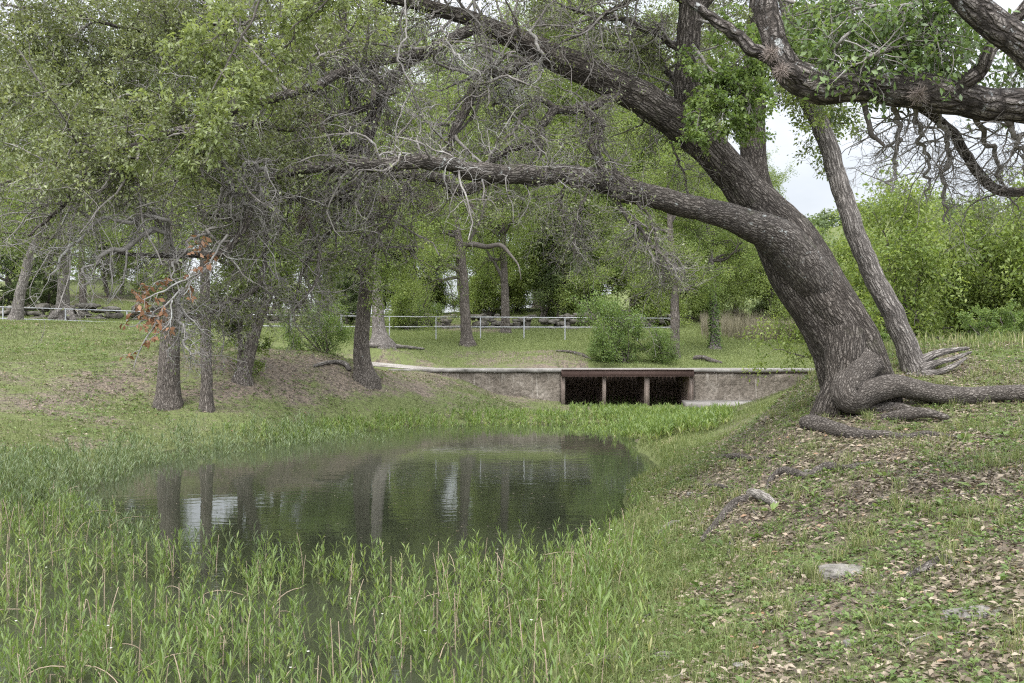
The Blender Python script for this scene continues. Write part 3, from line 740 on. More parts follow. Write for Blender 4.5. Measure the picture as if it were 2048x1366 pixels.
BARE = [
 [(1250,185,11.7,9),(1197,205,11.5,9),(1156,215,11.4,9.5),(1120,222,11.3,9),(1092,236,11.2,9),(1078,275,11.1,7),(1076,318,11,4)],
 [(1160,214,11.4,8),(1192,236,11.3,8),(1202,256,11.2,8),(1186,284,11.1,8),(1195,312,11.05,7),(1206,340,11,6)],
 [(1090,278,11.15,6.5),(1050,292,11.1,6),(1015,300,11,5.5),(985,326,10.9,4),(960,340,10.9,2)],
 [(1120,222,11.3,6),(1085,198,11.2,6),(1060,205,11.1,5),(1040,240,11,4),(1010,270,10.9,3),(990,300,10.8,2)],
 [(1060,140,11.4,5),(1040,160,11.3,4),(1012,190,11.2,3.5),(985,212,11.1,3)],
 [(535,420,9.9,4.5),(530,500,9.8,4.5),(528,545,9.7,4.5),(506,585,9.65,4.5),(475,594,9.6,4.5),(445,612,9.55,4.5),(405,632,9.5,4),(367,637,9.45,2.5)],
 [(500,585,9.65,3.5),(470,605,9.6,3),(430,606,9.55,2.5),(380,620,9.5,1.8)],
 [(1232,395,11.2,4.5),(1252,434,11.1,4),(1290,470,11,4),(1321,503,10.9,3.5),(1342,545,10.8,2)],
 [(1180,375,11.1,3),(1160,420,11,2.5),(1150,470,10.95,2),(1146,520,10.9,1.4)],
 [(1270,400,11.2,3),(1300,440,11.1,2.5),(1312,490,11,2),(1330,560,10.9,1.5)],
 [(1130,365,11,2.5),(1120,410,10.95,2),(1130,460,10.9,1.5)],
 [(600,395,10.2,5),(622,450,10.1,4),(640,520,10,3.5),(620,580,9.9,3),(585,620,9.8,2)],
 [(1290,200,11.9,4),(1330,260,12,3),(1360,330,12.1,2.2),(1380,390,12.2,1.5)],
 [(830,338,10.5,4),(800,400,10.4,3.5),(770,450,10.3,3),(735,470,10.2,2)],
]
GREY = [
 [(345,512,8.65,5.5),(343,470,8.45,5.5),(340,445,8.35,5),(300,440,8.25,5),(262,440,8.20,5.5),(232,438,8.15,5),(195,447,8.10,4.5),(165,470,8.05,4),(138,492,8.00,4),(115,530,7.95,3),(95,560,7.90,1.8)],
 [(340,470,8.45,5),(310,458,8.35,6),(285,472,8.25,6.5),(255,490,8.20,6.5),(225,497,8.15,6),(196,503,8.10,5),(178,530,8.05,3.5),(165,575,8.00,2)],
 [(470,436,9.05,5),(440,395,8.65,6),(462,350,8.45,6.5),(438,320,8.35,6),(422,300,8.30,4),(408,345,8.25,3)],
 [(470,345,8.55,4.5),(500,330,8.50,5),(525,345,8.45,5),(530,370,8.45,4),(512,395,8.45,3)],
 [(455,380,8.55,5),(478,395,8.50,5),(492,412,8.45,3)],
 [(365,575,8.45,5),(362,610,8.40,5),(358,645,8.35,4),(372,680,8.25,3),(380,715,8.20,2)],
 [(430,455,8.75,4),(400,470,8.55,3.5),(355,510,8.35,3),(345,540,8.25,2.5),(360,590,8.20,2)],
 [(810,0,10.5,4.5),(815,60,10.3,4),(800,120,10.1,4),(820,190,10,3.5),(790,260,9.9,3),(800,330,9.8,2)],
 [(700,142,10.3,5),(720,160,10,5),(735,158,9.9,4)],
 [(880,50,10.7,4),(905,95,10.4,4),(930,130,10.3,3.5),(960,150,10.2,3)],
 [(1060,60,11,4),(1075,100,10.9,4),(1085,130,10.9,3),(1070,165,10.8,2)],
]
def stack(lst, n, wig, seed):
    g = [guide(p, n, None, wig, seed + k) for k, p in enumerate(lst)]
    return np.concatenate([a for a, b in g]), np.concatenate([b for a, b in g])
BP, BR = stack(BOUGH, 48, .09, 20); NP_, NR = stack(BARE, 48, .09, 50); GP, GR = stack(GREY, 48, .12, 80); GR = GR * .78; GR[7:10] *= .6
for k in range(len(BP)):
    r = tubes(BP[k:k+1], BR[k:k+1], 14, .16, 100 + k); make('bough', r[0], r[1], None, [M['limb_bark']], oak, bk=r[2])
for k in range(len(NP_)):
    r = tubes(NP_[k:k+1], NR[k:k+1], 10, .16, 130 + k); make('bare_bough', r[0], r[1], None, [M['twig_dark'] if k not in (0,1,2) else M['limb_bark']], oak, bk=r[2])
a = Acc(); r = tubes(GP, GR, 10, .2, 160); a.add(r[0], r[1], bk=r[2])
rng = np.random.default_rng(5)
g1p = grow(GP, GR, 16, rng, (.05, 1), (.15, .55), (35, 85), 8, .35, .02, .55, .012, .3)
g2p = grow(*g1p, 5, rng, (.1, 1), (.08, .25), (30, 80), 6, .35, .02, .6, .006, .4, rmin=.0022)
for b in (g1p, g2p): r = tubes(b[0], b[1], 4); a.add(r[0], r[1], bk=r[2])
a.build('lichened_branches', M['twig_grey'], oak)
# the curtain of fine grey twigs that droops from the bare inner boughs
DB = np.concatenate([BP[[0, 1, 2, 5, 6, 9]], limbs[0][0][:, np.linspace(70, 199, 48).astype(int)], limbs[1][0][:, np.linspace(30, 119, 48).astype(int)], MAINT[0][:, np.linspace(150, 250, 48).astype(int)]])
DR = np.concatenate([BR[[0, 1, 2, 5, 6, 9]], limbs[0][1][:, np.linspace(70, 199, 48).astype(int)], limbs[1][1][:, np.linspace(30, 119, 48).astype(int)], MAINT[1][:, np.linspace(150, 250, 48).astype(int)]])
w1 = grow(DB, DR, 22, rng, (.05, 1), (.4, 1.1), (40, 100), 12, .26, .10, .2, .0065, .3, bias=(0, -.5, -.2))
w2 = grow(*w1, 8, rng, (.1, 1), (.12, .42), (30, 85), 7, .32, .08, .55, .0055, .4, rmin=.0022)
w3 = grow(*w2, 2, rng, (.2, 1), (.06, .18), (30, 80), 5, .3, .05, .6, .004, .5, rmin=.0019)
a = Acc()
for b, k in ((w1, 5), (w2, 4), (w3, 3)): r = tubes(b[0], b[1], k); a.add(r[0], r[1], bk=r[2])
a.build('drooping_twigs', M['twig_grey'], oak)
# healed knots on the long low limb, dark plugs painting the shade inside
for px, py, d, s_ in ((1243,388,10.98,.062),(1152,366,10.85,.05),(1062,358,10.76,.045)):
    th = np.linspace(0, 2*math.pi, 28); c_ = P(px, py, d)
    ring = c_ + np.stack([np.cos(th) * s_ * 1.25, 0*th - .012 + .02*np.cos(th), np.sin(th) * s_ * .8], 1)
    r = tubes(ring[None], (s_ * (.5 + .12 * np.cos(3*th)))[None], 12, .2, int(px)); kn = make('knot', r[0], r[1], None, [M['limb_bark']], oak, bk=r[2])
    V, Q = rock((0, 0, 0), (s_ * .95, s_ * .35, s_ * .55), int(px), .15, (10, 16), False); make('hollow_shade', V + c_ - (0, .012, 0), Q, None, [M['hollow_shade']], kn)
# off-frame top growth so that the boughs lead somewhere
OVER = []
for k in range(6):
    s = rng.uniform(-400, 1500); OVER.append([(1340 - 40*k, -420, 11.4, 9), (1200 - 90*k, -400 + 20*k, 11 + (k % 3), 7), ((s + 1200)/2, -300, 10 + k % 4, 5), (s, -120 - 30*(k % 3), 9.5 + k % 4, 2)])
OP, OR_ = stack(OVER, 40, .25, 110)
up1 = limbs[2]
L1a = grow(np.concatenate([BP, OP[:, np.linspace(0, 39, 48).astype(int)]]), np.concatenate([BR, OR_[:, np.linspace(0, 39, 48).astype(int)]]), 21, rng, (.12, 1), (.5, 1.3), (35, 85), 10, .22, .02, .5, .022, .3)
Lm = grow(MAINT[0], MAINT[1], 60, rng, (.62, 1), (.5, 1.4), (50, 100), 10, .22, .0, .22, .02, .3, bias=(0, 1.0, .5))
Ll = grow(limbs[0][0], limbs[0][1], 44, rng, (.42, 1), (.35, 1.0), (45, 100), 10, .28, .03, .3, .014, .3, bias=(0, .6, .3))
Lk = grow(limbs[1][0], limbs[1][1], 36, rng, (.2, 1), (.3, .9), (45, 100), 10, .28, .03, .35, .012, .3)
Lb = grow(NP_, NR, 13, rng, (.1, 1), (.2, .7), (30, 85), 10, .28, .06, .5, .012, .3)
Lo = [L1a, Lm, Ll, Lk, Lb]
L1 = (np.concatenate([q[0] for q in Lo]), np.concatenate([q[1] for q in Lo]))
L2 = grow(*L1, 7, rng, (.15, 1), (.18, .5), (30, 80), 7, .28, .02, .55, .009, .35, rmin=.0024)
L3 = grow(*L2, 4, rng, (.2, 1), (.08, .24), (30, 80), 5, .3, .02, .6, .005, .4, rmin=.002)
a = Acc()
r = tubes(OP, OR_, 8); a.add(r[0], r[1], bk=r[2])
for b, k in ((L1, 5), (L2, 4), (L3, 3)): r = tubes(b[0], b[1], k); a.add(r[0], r[1], bk=r[2])
a.build('branches', M['twig'], oak)
a = Acc()
V, Q, rn = leaves_on(L3[0], 24, rng, .039, .019, .03, .7, .7, (.25, 1), px_keep); a.add(V, Q, rnd=rn)
V, Q, rn = leaves_on(L2[0], 14, rng, .039, .019, .026, .7, .7, (.35, 1), px_keep); a.add(V, Q, rnd=rn)
a.build('foliage', M['oak_leaf'], oak, False)
# pale young sprays that hang nearest to the camera
SP = [[(560,-60,8.6,4),(500,40,8.3,3.5),(450,120,8.1,3),(410,200,8,2.5),(370,280,7.9,2),(318,352,7.8,1.2)],[(560,-60,8.6,4),(600,40,8.6,3),(560,100,8.5,2.4),(500,150,8.4,1.6)],[(500,40,8.3,3),(440,70,8.2,2),(400,90,8.1,1.4)],
      [(440,140,8.1,2.5),(470,190,8,2),(440,250,7.9,1.5),(400,300,7.9,1)], [(700,-60,8.4,3.5),(640,20,8.3,3),(580,60,8.2,2)]]
SPp, SPr = stack(SP, 30, .08, 140); SPr = SPr * .6
s1 = grow(SPp, SPr, 16, rng, (.1, 1), (.15, .5), (30, 75), 7, .2, .03, .6, .008, .4)
s2 = grow(*s1, 5, rng, (.2, 1), (.08, .2), (30, 70), 5, .2, .03, .6, .005, .4)
a = Acc()
for b, k in ((SPp, SPr), 6), (s1, 4), (s2, 3): r = tubes(b[0], b[1], k); a.add(r[0], r[1], bk=r[2])
a.build('young_branches', M['twig_dark'], oak)
V, Q, rn = leaves_on(s2[0], 20, rng, .055, .025, .022, .8, .9, (.2, 1))
make('young_foliage', V, Q, None, [M['oak_leaf_new']], oak, rnd=rn, smoothed=False)
# the broken spray of dead orange leaves
DP = [[(455,470,8.40,2.5),(430,510,8.30,2.2),(405,545,8.25,2),(372,575,8.20,2)],[(400,545,8.25,2),(350,570,8.15,2),(310,590,8.10,1.8),(270,612,8.05,1.2)],[(360,580,8.20,2),(320,630,8.10,1.8),(290,680,8.05,1.6),(268,735,8.00,1)],
      [(330,610,8.15,1.6),(290,640,8.10,1.3),(258,655,8.05,1)],[(345,600,8.15,1.6),(335,650,8.10,1.3),(300,680,8.05,1)],[(440,480,8.30,1.5),(420,500,8.30,1.2),(400,492,8.25,.8)],[(350,560,8.20,1.5),(320,560,8.15,1.2),(285,585,8.10,.8)]]
DPp, DPr = stack(DP, 20, .05, 170)
d1 = grow(DPp, DPr, 7, rng, (.15, 1), (.06, .16), (30, 80), 5, .25, .05, .6, .005, .5)
a = Acc()
for b, k in ((DPp, DPr), 5), (d1, 4): r = tubes(b[0], b[1], k); a.add(r[0], r[1], bk=r[2])
dsp = a.build('dead_spray', M['twig_grey'], oak)
V, Q, rn = leaves_on(d1[0], 5, rng, .062, .034, .012, .2, .5, (.3, 1), droop=.5, curl=.2)
make('dead_foliage', V, Q, None, [M['dead_leaf']], dsp, rnd=rn, smoothed=False); dsp['label'] = 'spray of dead orange leaves'
# fresh light leaves by the upright limb
FP = [[(1385,90,11.6,4),(1420,140,11.3,3),(1470,165,11.1,3),(1520,180,11,2),(1565,190,10.9,1.5)],[(1385,100,11.6,3.5),(1410,170,11.3,3),(1400,220,11.1,2),(1388,275,11,1.2)],[(1420,140,11.3,2.5),(1450,200,11.1,2),(1440,240,11,1.2)],[(1470,165,11.1,2.4),(1500,215,11,2),(1480,250,11,1)],[(1400,40,11.6,3),(1450,60,11.2,2.5),(1490,110,11,2),(1530,130,10.9,1)],[(1530,40,12.8,4),(1560,70,12.5,3),(1620,90,12.3,2.5),(1700,110,12.2,1.5)],[(1570,0,13,4),(1650,20,12.6,3),(1740,60,12.4,2.5),(1820,110,12.2,1.5)],[(1560,-40,13,4),(1700,-20,12.6,3),(1830,40,12.4,2)]]
for FQ, suffix in ((FP[:5], 'fresh'), (FP[5:], 'high')):
    FPp, FPr = stack(FQ, 24, .05, 190)
    f1 = grow(FPp, FPr, 16, rng, (.15, 1), (.12, .4), (35, 80), 6, .2, .04, .6, .006, .4); f2 = grow(*f1, 4, rng, (.2, 1), (.06, .16), (35, 75), 5, .2, .03, .6, .004, .4)
    a = Acc()
    for b, k in ((FPp, FPr), 6), (f1, 4), (f2, 3): r = tubes(b[0], b[1], k); a.add(r[0], r[1], bk=r[2])
    a.build(suffix + '_branches', M['twig'], oak)
    V, Q, rn = leaves_on(f2[0], 24, rng, .058, .034, .03, 1.2, .5, (.2, 1), droop=.15)
    make(suffix + '_foliage', V, Q, None, [M['fresh_leaf']], oak, rnd=rn, smoothed=False)
# roots
def root(pts, n=70, k=18, lump=.14, seed=1, parent=oak, mat='root_bark', ground_px=False, sink=.35, name='root'):
    w = []
    for q in pts:
        if ground_px:
            h = hit(q[0], q[1]); rm = q[2] * h[1] / F; w.append([h[0], h[1], h[2] + rm * sink, rm])
        else:
            w.append([*P(q[0], q[1], q[2]), q[3] * q[2] / F])
    s = spline(w, n); s[:, 3] = np.maximum(s[:, 3], .004); s[0, 3] = s[-1, 3] = .001; s[1, 3] *= .75; s[-2, 3] *= .8
    r = tubes(s[None, :, :3], s[None, :, 3], k, lump, seed)
    return make(name, r[0], r[1], None, [M[mat]], parent, bk=r[2])
root([(1730,720,11.75,44),(1704,755,11.55,36),(1692,790,11.42,31),(1712,800,11.4,28),(1740,783,11.4,25),(1790,770,11.45,23),(1830,778,11.5,21),(1880,789,11.5,19.5),(1940,792,11.5,18),(2000,788,11.5,18),(2060,789,11.4,19),(2140,798,11.3,17),(2260,815,11.1,14),(2420,860,10.8,8)], 140, 30, .20, 31)
root([(1690,660,11.8,44),(1690,715,11.68,40),(1684,765,11.62,32),(1664,810,11.65,33),(1655,845,11.7,37),(1652,885,11.75,40)], 70, 30, .10, 32, mat='oak_bark')
root([(1600,860,12),(1616,854,17),(1645,858,17),(1680,868,16),(1720,875,13),(1770,874,9),(1812,877,7),(1850,872,8),(1885,874,6),(1930,880,3)], 90, 18, .22, 33, ground_px=True)
root([(1534,982,4),(1544,960,7),(1568,946,9),(1595,952,9),(1620,957,9),(1650,940,11),(1690,941,9),(1730,933,7),(1768,929,3)], 90, 16, .25, 34, ground_px=True)
root([(1404,1085,6),(1425,1060,8),(1445,1040,10),(1470,1012,11),(1499,1000,10),(1515,992,8)], 70, 16, .22, 35, ground_px=True)
root([(1430,918,4),(1470,916,7),(1510,920,5),(1560,916,3)], 50, 12, .25, 36, ground_px=True)
root([(1375,975,2),(1410,974,5),(1450,976,5),(1490,985,2)], 40, 12, .25, 37, ground_px=True)
root([(1760,838,11.2,8),(1800,830,11.1,12),(1850,826,11,10),(1900,836,10.9,5)], 40, 14, .3, 38)
root([(1730,815,11.6,20),(1760,820,11.5,16),(1800,815,11.4,10),(1830,822,11.3,6)], 40, 16, .3, 39)

# ------------------------------------------------------------------ slim trunk that leans behind the oak
slim = empty('leaning_elm', P(1835, 750, 12.9), 'slim grey trunk leaning beside the huge oak, its roots lifted to the right', 'tree')
Pt, R = guide([(1868,850,12.9,38),(1852,800,12.9,34),(1836,752,12.9,28),(1818,705,12.9,23),(1795,650,12.9,21.5),(1765,590,12.9,20.5),(1735,520,12.9,20),(1708,455,12.9,19),(1685,390,12.95,18.5),(1668,330,13,18.5),(1648,270,13.05,18),(1622,215,13.1,17),(1598,150,13.15,15),(1578,60,13.2,13),(1560,-60,13.3,11),(1540,-260,13.4,8),(1500,-560,13.5,3)], 200, None, .05, 60)
r = tubes(Pt, R, 36, .10, 61); make('trunk', r[0], r[1], None, [M['grey_bark']], slim, bk=r[2]); SL = (Pt, R)
for k, p in enumerate([[(1834,728,12.85,14),(1862,712,12.85,9),(1895,702,12.9,6),(1940,696,13,3)],[(1838,742,12.75,12),(1872,726,12.75,6.5),(1905,718,12.8,5),(1945,703,12.9,2.5)],[(1840,752,12.7,13),(1872,746,12.65,7),(1905,733,12.7,5),(1935,714,12.8,2.5)],[(1830,750,12.7,13),(1846,768,12.6,8),(1858,786,12.5,5),(1862,800,12.45,3)],[(1822,752,12.75,12),(1806,766,12.65,7),(1796,778,12.6,3)]]):
    root(p, 40, 12, .25, 62 + k, slim, 'grey_bark')
s1 = grow(SL[0], SL[1], 34, rng, (.66, 1), (.5, 1.3), (40, 85), 9, .2, .03, .35, .02, .3); s1b = grow(SL[0], SL[1], 22, rng, (.42, .70), (.4, 1.0), (60, 100), 9, .25, .12, .2, .012, .3)
s1 = (np.concatenate([s1[0], s1b[0]]), np.concatenate([s1[1], s1b[1]]))
s2 = grow(*s1, 8, rng, (.15, 1), (.2, .5), (30, 80), 6, .25, .05, .5, .008, .35); s3 = grow(*s2, 4, rng, (.2, 1), (.08, .22), (30, 80), 5, .25, .05, .6, .005, .4)
a = Acc()
for b, k in (s1, 5), (s2, 4), (s3, 3): r = tubes(b[0], b[1], k); a.add(r[0], r[1], bk=r[2])
a.build('branches', M['twig_dark'], slim)
V, Q, rn = leaves_on(s3[0], 16, rng, .058, .03, .035, .8, .6, (.2, 1), droop=.2)
make('foliage', V, Q, None, [M['elm_leaf']], slim, rnd=rn, smoothed=False)

# ------------------------------------------------------------------ the oak whose boughs reach in from the right
ro = empty('overhanging_oak', (6.4, 7.2, g1(6.4, 7.2)), 'dark rough barked oak reaching in from the upper right with big glossy leaves', 'tree')
limb('trunk', [(2850,900,7.2,110),(2830,760,7.2,95),(2790,600,7.2,88),(2740,430,7.2,82),(2650,320,7.2,75),(2520,260,7.15,62),(2380,230,7.1,52),(2250,222,7.05,44),(2130,218,7,38),(2048,212,7,34),(1990,210,7,33),(1930,200,7,34),(1860,186,7,37),(1800,178,7,36),(1740,172,7,34),(1680,170,7,35),(1640,172,7,34),(1600,158,7,33),(1572,132,7,29),(1552,98,7,25),(1540,55,7,25),(1530,0,7,25),(1515,-90,7,23),(1490,-240,7,18),(1470,-420,7,8)], 240, 44, .03, .12, 70, 'rough_bark', ro)
RL = []
RL.append(limb('limb', [(1610,165,6.95,18),(1570,138,6.9,16),(1530,112,6.9,13.5),(1492,86,6.9,13),(1448,52,6.9,12),(1405,22,6.9,9),(1365,-10,6.9,8),(1300,-80,6.9,4)], 70, 20, .03, .16, 71, 'rough_bark', ro))
RL.append(limb('limb', [(1900,195,6.95,22),(1925,168,6.9,18),(1958,145,6.85,15),(1975,108,6.8,14),(1998,75,6.8,14),(2030,42,6.75,13),(2070,-10,6.7,12),(2140,-120,6.6,7)], 70, 22, .03, .15, 72, 'rough_bark', ro))
RL.append(limb('limb', [(2640,340,7.2,50),(2480,290,6.6,46),(2320,240,6.4,42),(2180,180,6.3,37),(2090,120,6.3,33),(2020,75,6.3,31),(1975,35,6.3,30),(1930,-5,6.3,29),(1870,-70,6.3,26),(1760,-200,6.4,15),(1640,-330,6.5,6)], 110, 34, .03, .12, 73, 'rough_bark', ro))
RL.append(limb('limb', [(1800,195,7.1,8),(1850,222,7.2,9),(1900,258,7.3,10),(1935,312,7.35,10),(1962,355,7.4,10),(1995,380,7.4,10),(2040,386,7.4,9),(2110,370,7.4,7),(2190,385,7.4,4)], 70, 16, .03, .16, 74, 'limb_bark', ro))
RL.append(limb('limb', [(1720,190,7,6),(1735,235,7,5.5),(1742,265,7,5.5),(1755,278,7,4),(1768,292,7,3)], 30, 10, .02, .2, 75, 'twig_dark', ro))
HG = [[(1780,195,7.1,6),(1800,270,7.2,4.5),(1786,330,7.3,3.5),(1775,390,7.3,2)],[(1870,215,7.2,6),(1902,290,7.3,5),(1885,370,7.35,3.5),(1890,440,7.4,1.8)],[(1830,215,7.1,5),(1842,280,7.3,4),(1858,340,7.4,3),(1850,400,7.4,1.5)],[(1950,235,7.1,6),(1985,300,7.3,4.5),(2000,350,7.4,3),(2030,420,7.5,1.5)],[(2010,235,7,6),(2040,300,7.1,4),(2060,360,7.2,2)]]
hp_, hr_ = stack(HG, 70, .1, 270)
h4 = grow(np.concatenate([RL[3][0], hp_]), np.concatenate([RL[3][1], hr_]), 16, rng, (.05, .95), (.2, .6), (45, 100), 8, .3, .06, .4, .008, .3, bias=(-.5, 0, -.3)); h5 = grow(*h4, 6, rng, (.15, 1), (.08, .25), (30, 80), 6, .3, .05, .55, .005, .4); h6 = grow(*h5, 3, rng, (.3, 1), (.04, .12), (30, 80), 4, .3, .05, .6, .003, .5, rmin=.0013)
a = Acc()
for b, k in ((hp_, hr_), 8), (h4, 5), (h5, 4), (h6, 3): r = tubes(b[0], b[1], k); a.add(r[0], r[1], bk=r[2])
a.build('bare_twigs', M['twig'], ro)
TW = [[(1660,150,7.85,4),(1680,80,6.7,3.5),(1740,40,7.45,3),(1810,60,7.25,2)],[(1680,150,7.85,4),(1740,110,6.6,3.5),(1800,100,7.25,3),(1870,130,7.15,2)],[(1850,160,7.85,4),(1820,100,7.55,3),(1770,70,7.25,2)],[(1960,140,7.80,4),(1900,100,7.45,3),(1850,70,7.15,2)],[(1930,-5,7.15,6),(1850,0,7.05,4),(1780,10,6.95,3),(1700,20,6.85,2)],
      [(1760,-200,7.25,6),(1700,-60,7.25,4),(1640,10,7.25,3),(1600,60,7.25,2)],[(2000,75,7.75,4),(2030,120,7.55,3),(2060,150,7.45,2)],[(1870,-70,7.15,6),(1880,0,7.05,4),(1860,40,6.95,3),(1890,85,6.85,2)]]
tp, trr = stack(TW, 24, .05, 240)
t1 = grow(tp, trr, 40, rng, (.1, 1), (.18, .5), (35, 85), 6, .2, .03, .6, .006, .4); t2 = grow(*t1, 3, rng, (.2, 1), (.08, .2), (30, 70), 5, .2, .03, .6, .004, .4)
a = Acc()
for b, k in ((tp, trr), 6), (t1, 4), (t2, 3): r = tubes(b[0], b[1], k); a.add(r[0], r[1], bk=r[2])
a.build('leafy_branches', M['twig'], ro)
V, Q, rn = leaves_on(t2[0], 9, rng, .062, .028, .03, 1.0, .8, (.3, 1), droop=.1, curl=.1)
make('foliage', V, Q, None, [M['big_leaf']], ro, rnd=rn, smoothed=False)

# ball moss tufts that sit on the boughs
def moss_ball(px, py, d, r_px, label):
    c = P(px, py, d); rr = r_px * d / F; n = 260
    u = norm(rng.normal(size=(n, 3)) + np.array([0, 0, -.15])); t = np.linspace(0, 1, 5)[None, :, None]
    Pp = (rng.normal(size=(n, 1, 3)) * rr * .12) + u[:, None] * t * rr * rng.uniform(.6, 1.1, (n, 1, 1))
    Pp = Pp + np.cumsum(rng.normal(size=(n, 5, 3)) * rr * .05, 1)
    r = tubes(Pp, np.full((n, 5), max(.0016, rr * .022)) * np.linspace(1, .5, 5), 3)
    o = make('ball_moss', r[0], r[1], None, [M['moss_ball']], bk=r[2], loc=c)
    tag(o, label, 'ball moss', 'ball moss tufts growing on the oak boughs')
moss_ball(1838,188,6.78,22,'round grey brown moss tuft on the thick dark limb at upper right')
moss_ball(1541,106,6.8,20,'upper moss tuft where the dark limb turns upward')
moss_ball(1562,142,6.78,21,'lower moss tuft where the dark limb turns upward')
moss_ball(632,245,9.9,24,'largest hanging moss tuft among the grey twigs left of centre')
moss_ball(868,415,10.3,14,'small moss tuft below the fork of the lower limb')
moss_ball(942,412,10.5,9,'tiniest moss tuft dangling under the lower limb')
moss_ball(768,395,10.1,14,'moss tuft hidden in bare twigs beneath the lower limb')
moss_ball(605,435,9.9,17,'moss tuft in the tangle above the thin leaning tree')
moss_ball(505,470,9.6,16,'moss tuft above the orange dead leaves')
# ------------------------------------------------------------------ other trees: trunks that can be told apart
def crown_on(tr, rng, n1, spread, t0, nl, L, W, bark_tw, leafm, parent, n2=7, n3=5, droop=.1, grav=.0, up=.5, sp=.05, bias=None, ang=(40, 85)):
    s1 = grow(tr[0], tr[1], n1, rng, (t0, .99), (spread*.55, spread*1.1), ang, 9, .2, grav, .5, .09, .25, rel=.45, rmin=.006, bias=bias)
    s2 = grow(*s1, n2, rng, (.2, 1), (spread*.22, spread*.5), (30, 80), 7, .25, grav, .5, .03, .3, rmin=.004)
    s3 = grow(*s2, n3, rng, (.2, 1), (spread*.09, spread*.22), (30, 80), 5, .25, grav, .6, .012, .4, rmin=.003)
    a = Acc()
    for b, k in (s1, 6), (s2, 4), (s3, 3): r = tubes(b[0], b[1], k); a.add(r[0], r[1], bk=r[2])
    a.build('branches', M[bark_tw], parent)
    V, Q, rn = leaves_on(s3[0], int(nl * 1.9), rng, L * 1.08, W * 1.15, spread * sp * .75, up, .5, (.1, 1), simple=True, droop=droop)
    make('crown', V, Q, None, [M[leafm]], parent, rnd=rn, smoothed=False)

def px_tree(name, label, pts, bark, leafm, spread, n1=14, t0=.3, nl=34, L=.055, W=.03, k=22, flare=None, seed=1, group=None, roots=(), **kw):
    d0 = pts[0][2]; rng = np.random.default_rng(seed)
    b = P(*pts[0][:3]); gz = g1(b[0], b[1])
    pts = [tuple(p) for p in pts]
    base = (b[0], b[1], gz); root_ = empty(name, base, label, 'tree', group)
    Pt, R = guide(pts, 120, None, .06, seed)
    # begin just under the turf
    dz = Pt[0, 0, 2] - (gz - .12)
    Pt[0, :, 2] -= dz * smooth(2.5, 0, np.linspace(0, 12, 120)); Pt[0, 0, 2] -= .5
    H = Pt[0, :, 2] - gz
    R = R * .9 * (1 + .45 * np.exp(-np.maximum(H, 0) / .28))[None]
    def fl(rr, th, S): return rr * (1 + .16 * smooth(1.1, 0, S)[:, :, None] * np.cos(5 * th + seed)[None, None])
    r = tubes(Pt, R, k, .10, seed, fl); make('trunk', r[0], r[1], None, [M[bark]], root_, bk=r[2])
    crown_on((Pt, R), rng, n1, spread, t0, nl, L, W, 'twig_dark', leafm, root_, **kw)
    return root_, (Pt, R)
def top(px, d, *more):
    return [(px, y, d, r) for y, r in more]
px_tree('bank_tree', 'stout tree with deeply furrowed trunk behind the orange dead leaves on the left bank', [(336,822,25,25),(337,770,25,24),(339,700,25,22),(342,640,25,20),(344,560,25,19),(345,470,25,18),(348,330,25,16),(350,180,25,13),(345,0,25,9),(340,-160,25,3)], 'elm_bark', 'elm_leaf', 3.0, 16, 0.31, 30, seed=301, L=.082, W=.046)
px_tree('bank_tree', 'straight thin trunk next to the stout furrowed tree on the left bank', [(413,826,24.5,13),(413,760,24.5,12.3),(412,690,24.5,12),(411,620,24.5,11),(409,540,24.5,10),(406,440,24.5,9),(402,300,24.5,7.5),(405,120,24.5,5),(410,-40,24.5,2)], 'elm_bark', 'elm_leaf', 2.4, 13, 0.28, 28, seed=302, L=.082, W=.046)
px_tree('bank_tree', 'curved trunk leaning right in the middle of the left bank', [(483,768,27,17),(490,735,27,14.5),(503,690,27,13),(516,645,27,12.5),(532,600,27,12),(548,560,27,11.5),(566,520,27,11),(592,470,27,9.5),(618,400,27,8),(640,280,27,6),(650,100,27,3)], 'elm_bark', 'elm_leaf', 2.6, 14, 0.28, 28, seed=323, L=.082, W=.046)
px_tree('sapling', 'thin dark sapling stem growing close against the curved leaning trunk', [(483,762,27.4,7),(480,720,27.4,6),(481,670,27.4,5.5),(482,630,27.4,5),(488,570,27.4,4),(486,500,27.4,3),(480,420,27.4,1.5)], 'elm_bark', 'elm_leaf', 1.5, 16, .25, 18, k=12, seed=304, L=.082, W=.046, droop=.3)
px_tree('bank_tree', 'thick grey trunk with spreading root foot beside the gravel lane', [(731,762,30,24),(727,735,30,20),(723,700,30,18),(725,650,30,16.5),(730,600,30,15.5),(734,540,30,15),(736,470,30,14),(741,380,30,12.5),(748,250,30,10),(752,100,30,7),(755,-80,30,2)], 'elm_bark', 'elm_leaf', 3.6, 19, 0.24, 34, seed=305, L=.082, W=.046)
px_tree('fence_tree', 'pale tall trunk with flared base just left of the fence post, behind the lane tree', [(763,684,41,24),(760,664,41,17),(757,640,41,14),(754,590,41,12.5),(751,530,41,12),(748,460,41,11),(746,360,41,9),(742,230,41,7),(738,60,41,3)], 'grey_bark', 'elm_leaf', 4.2, 17, 0.28, 34, seed=306, L=.07, W=.036)
ct, ctr = px_tree('fence_tree', 'straight dark trunk standing in front of the fence at the centre of the meadow', [(936,688,44.5,15),(933,665,44.5,12.5),(930,620,44.5,11),(927,570,44.5,10.5),(923,520,44.5,10),(918,485,44.5,9),(912,440,44.5,7.5),(905,370,44.5,6),(900,280,44.5,4),(895,170,44.5,2)], 'elm_bark', 'elm_leaf', 4.4, 20, 0.24, 34, seed=307, L=.075, W=.038, droop=.4, grav=.03)
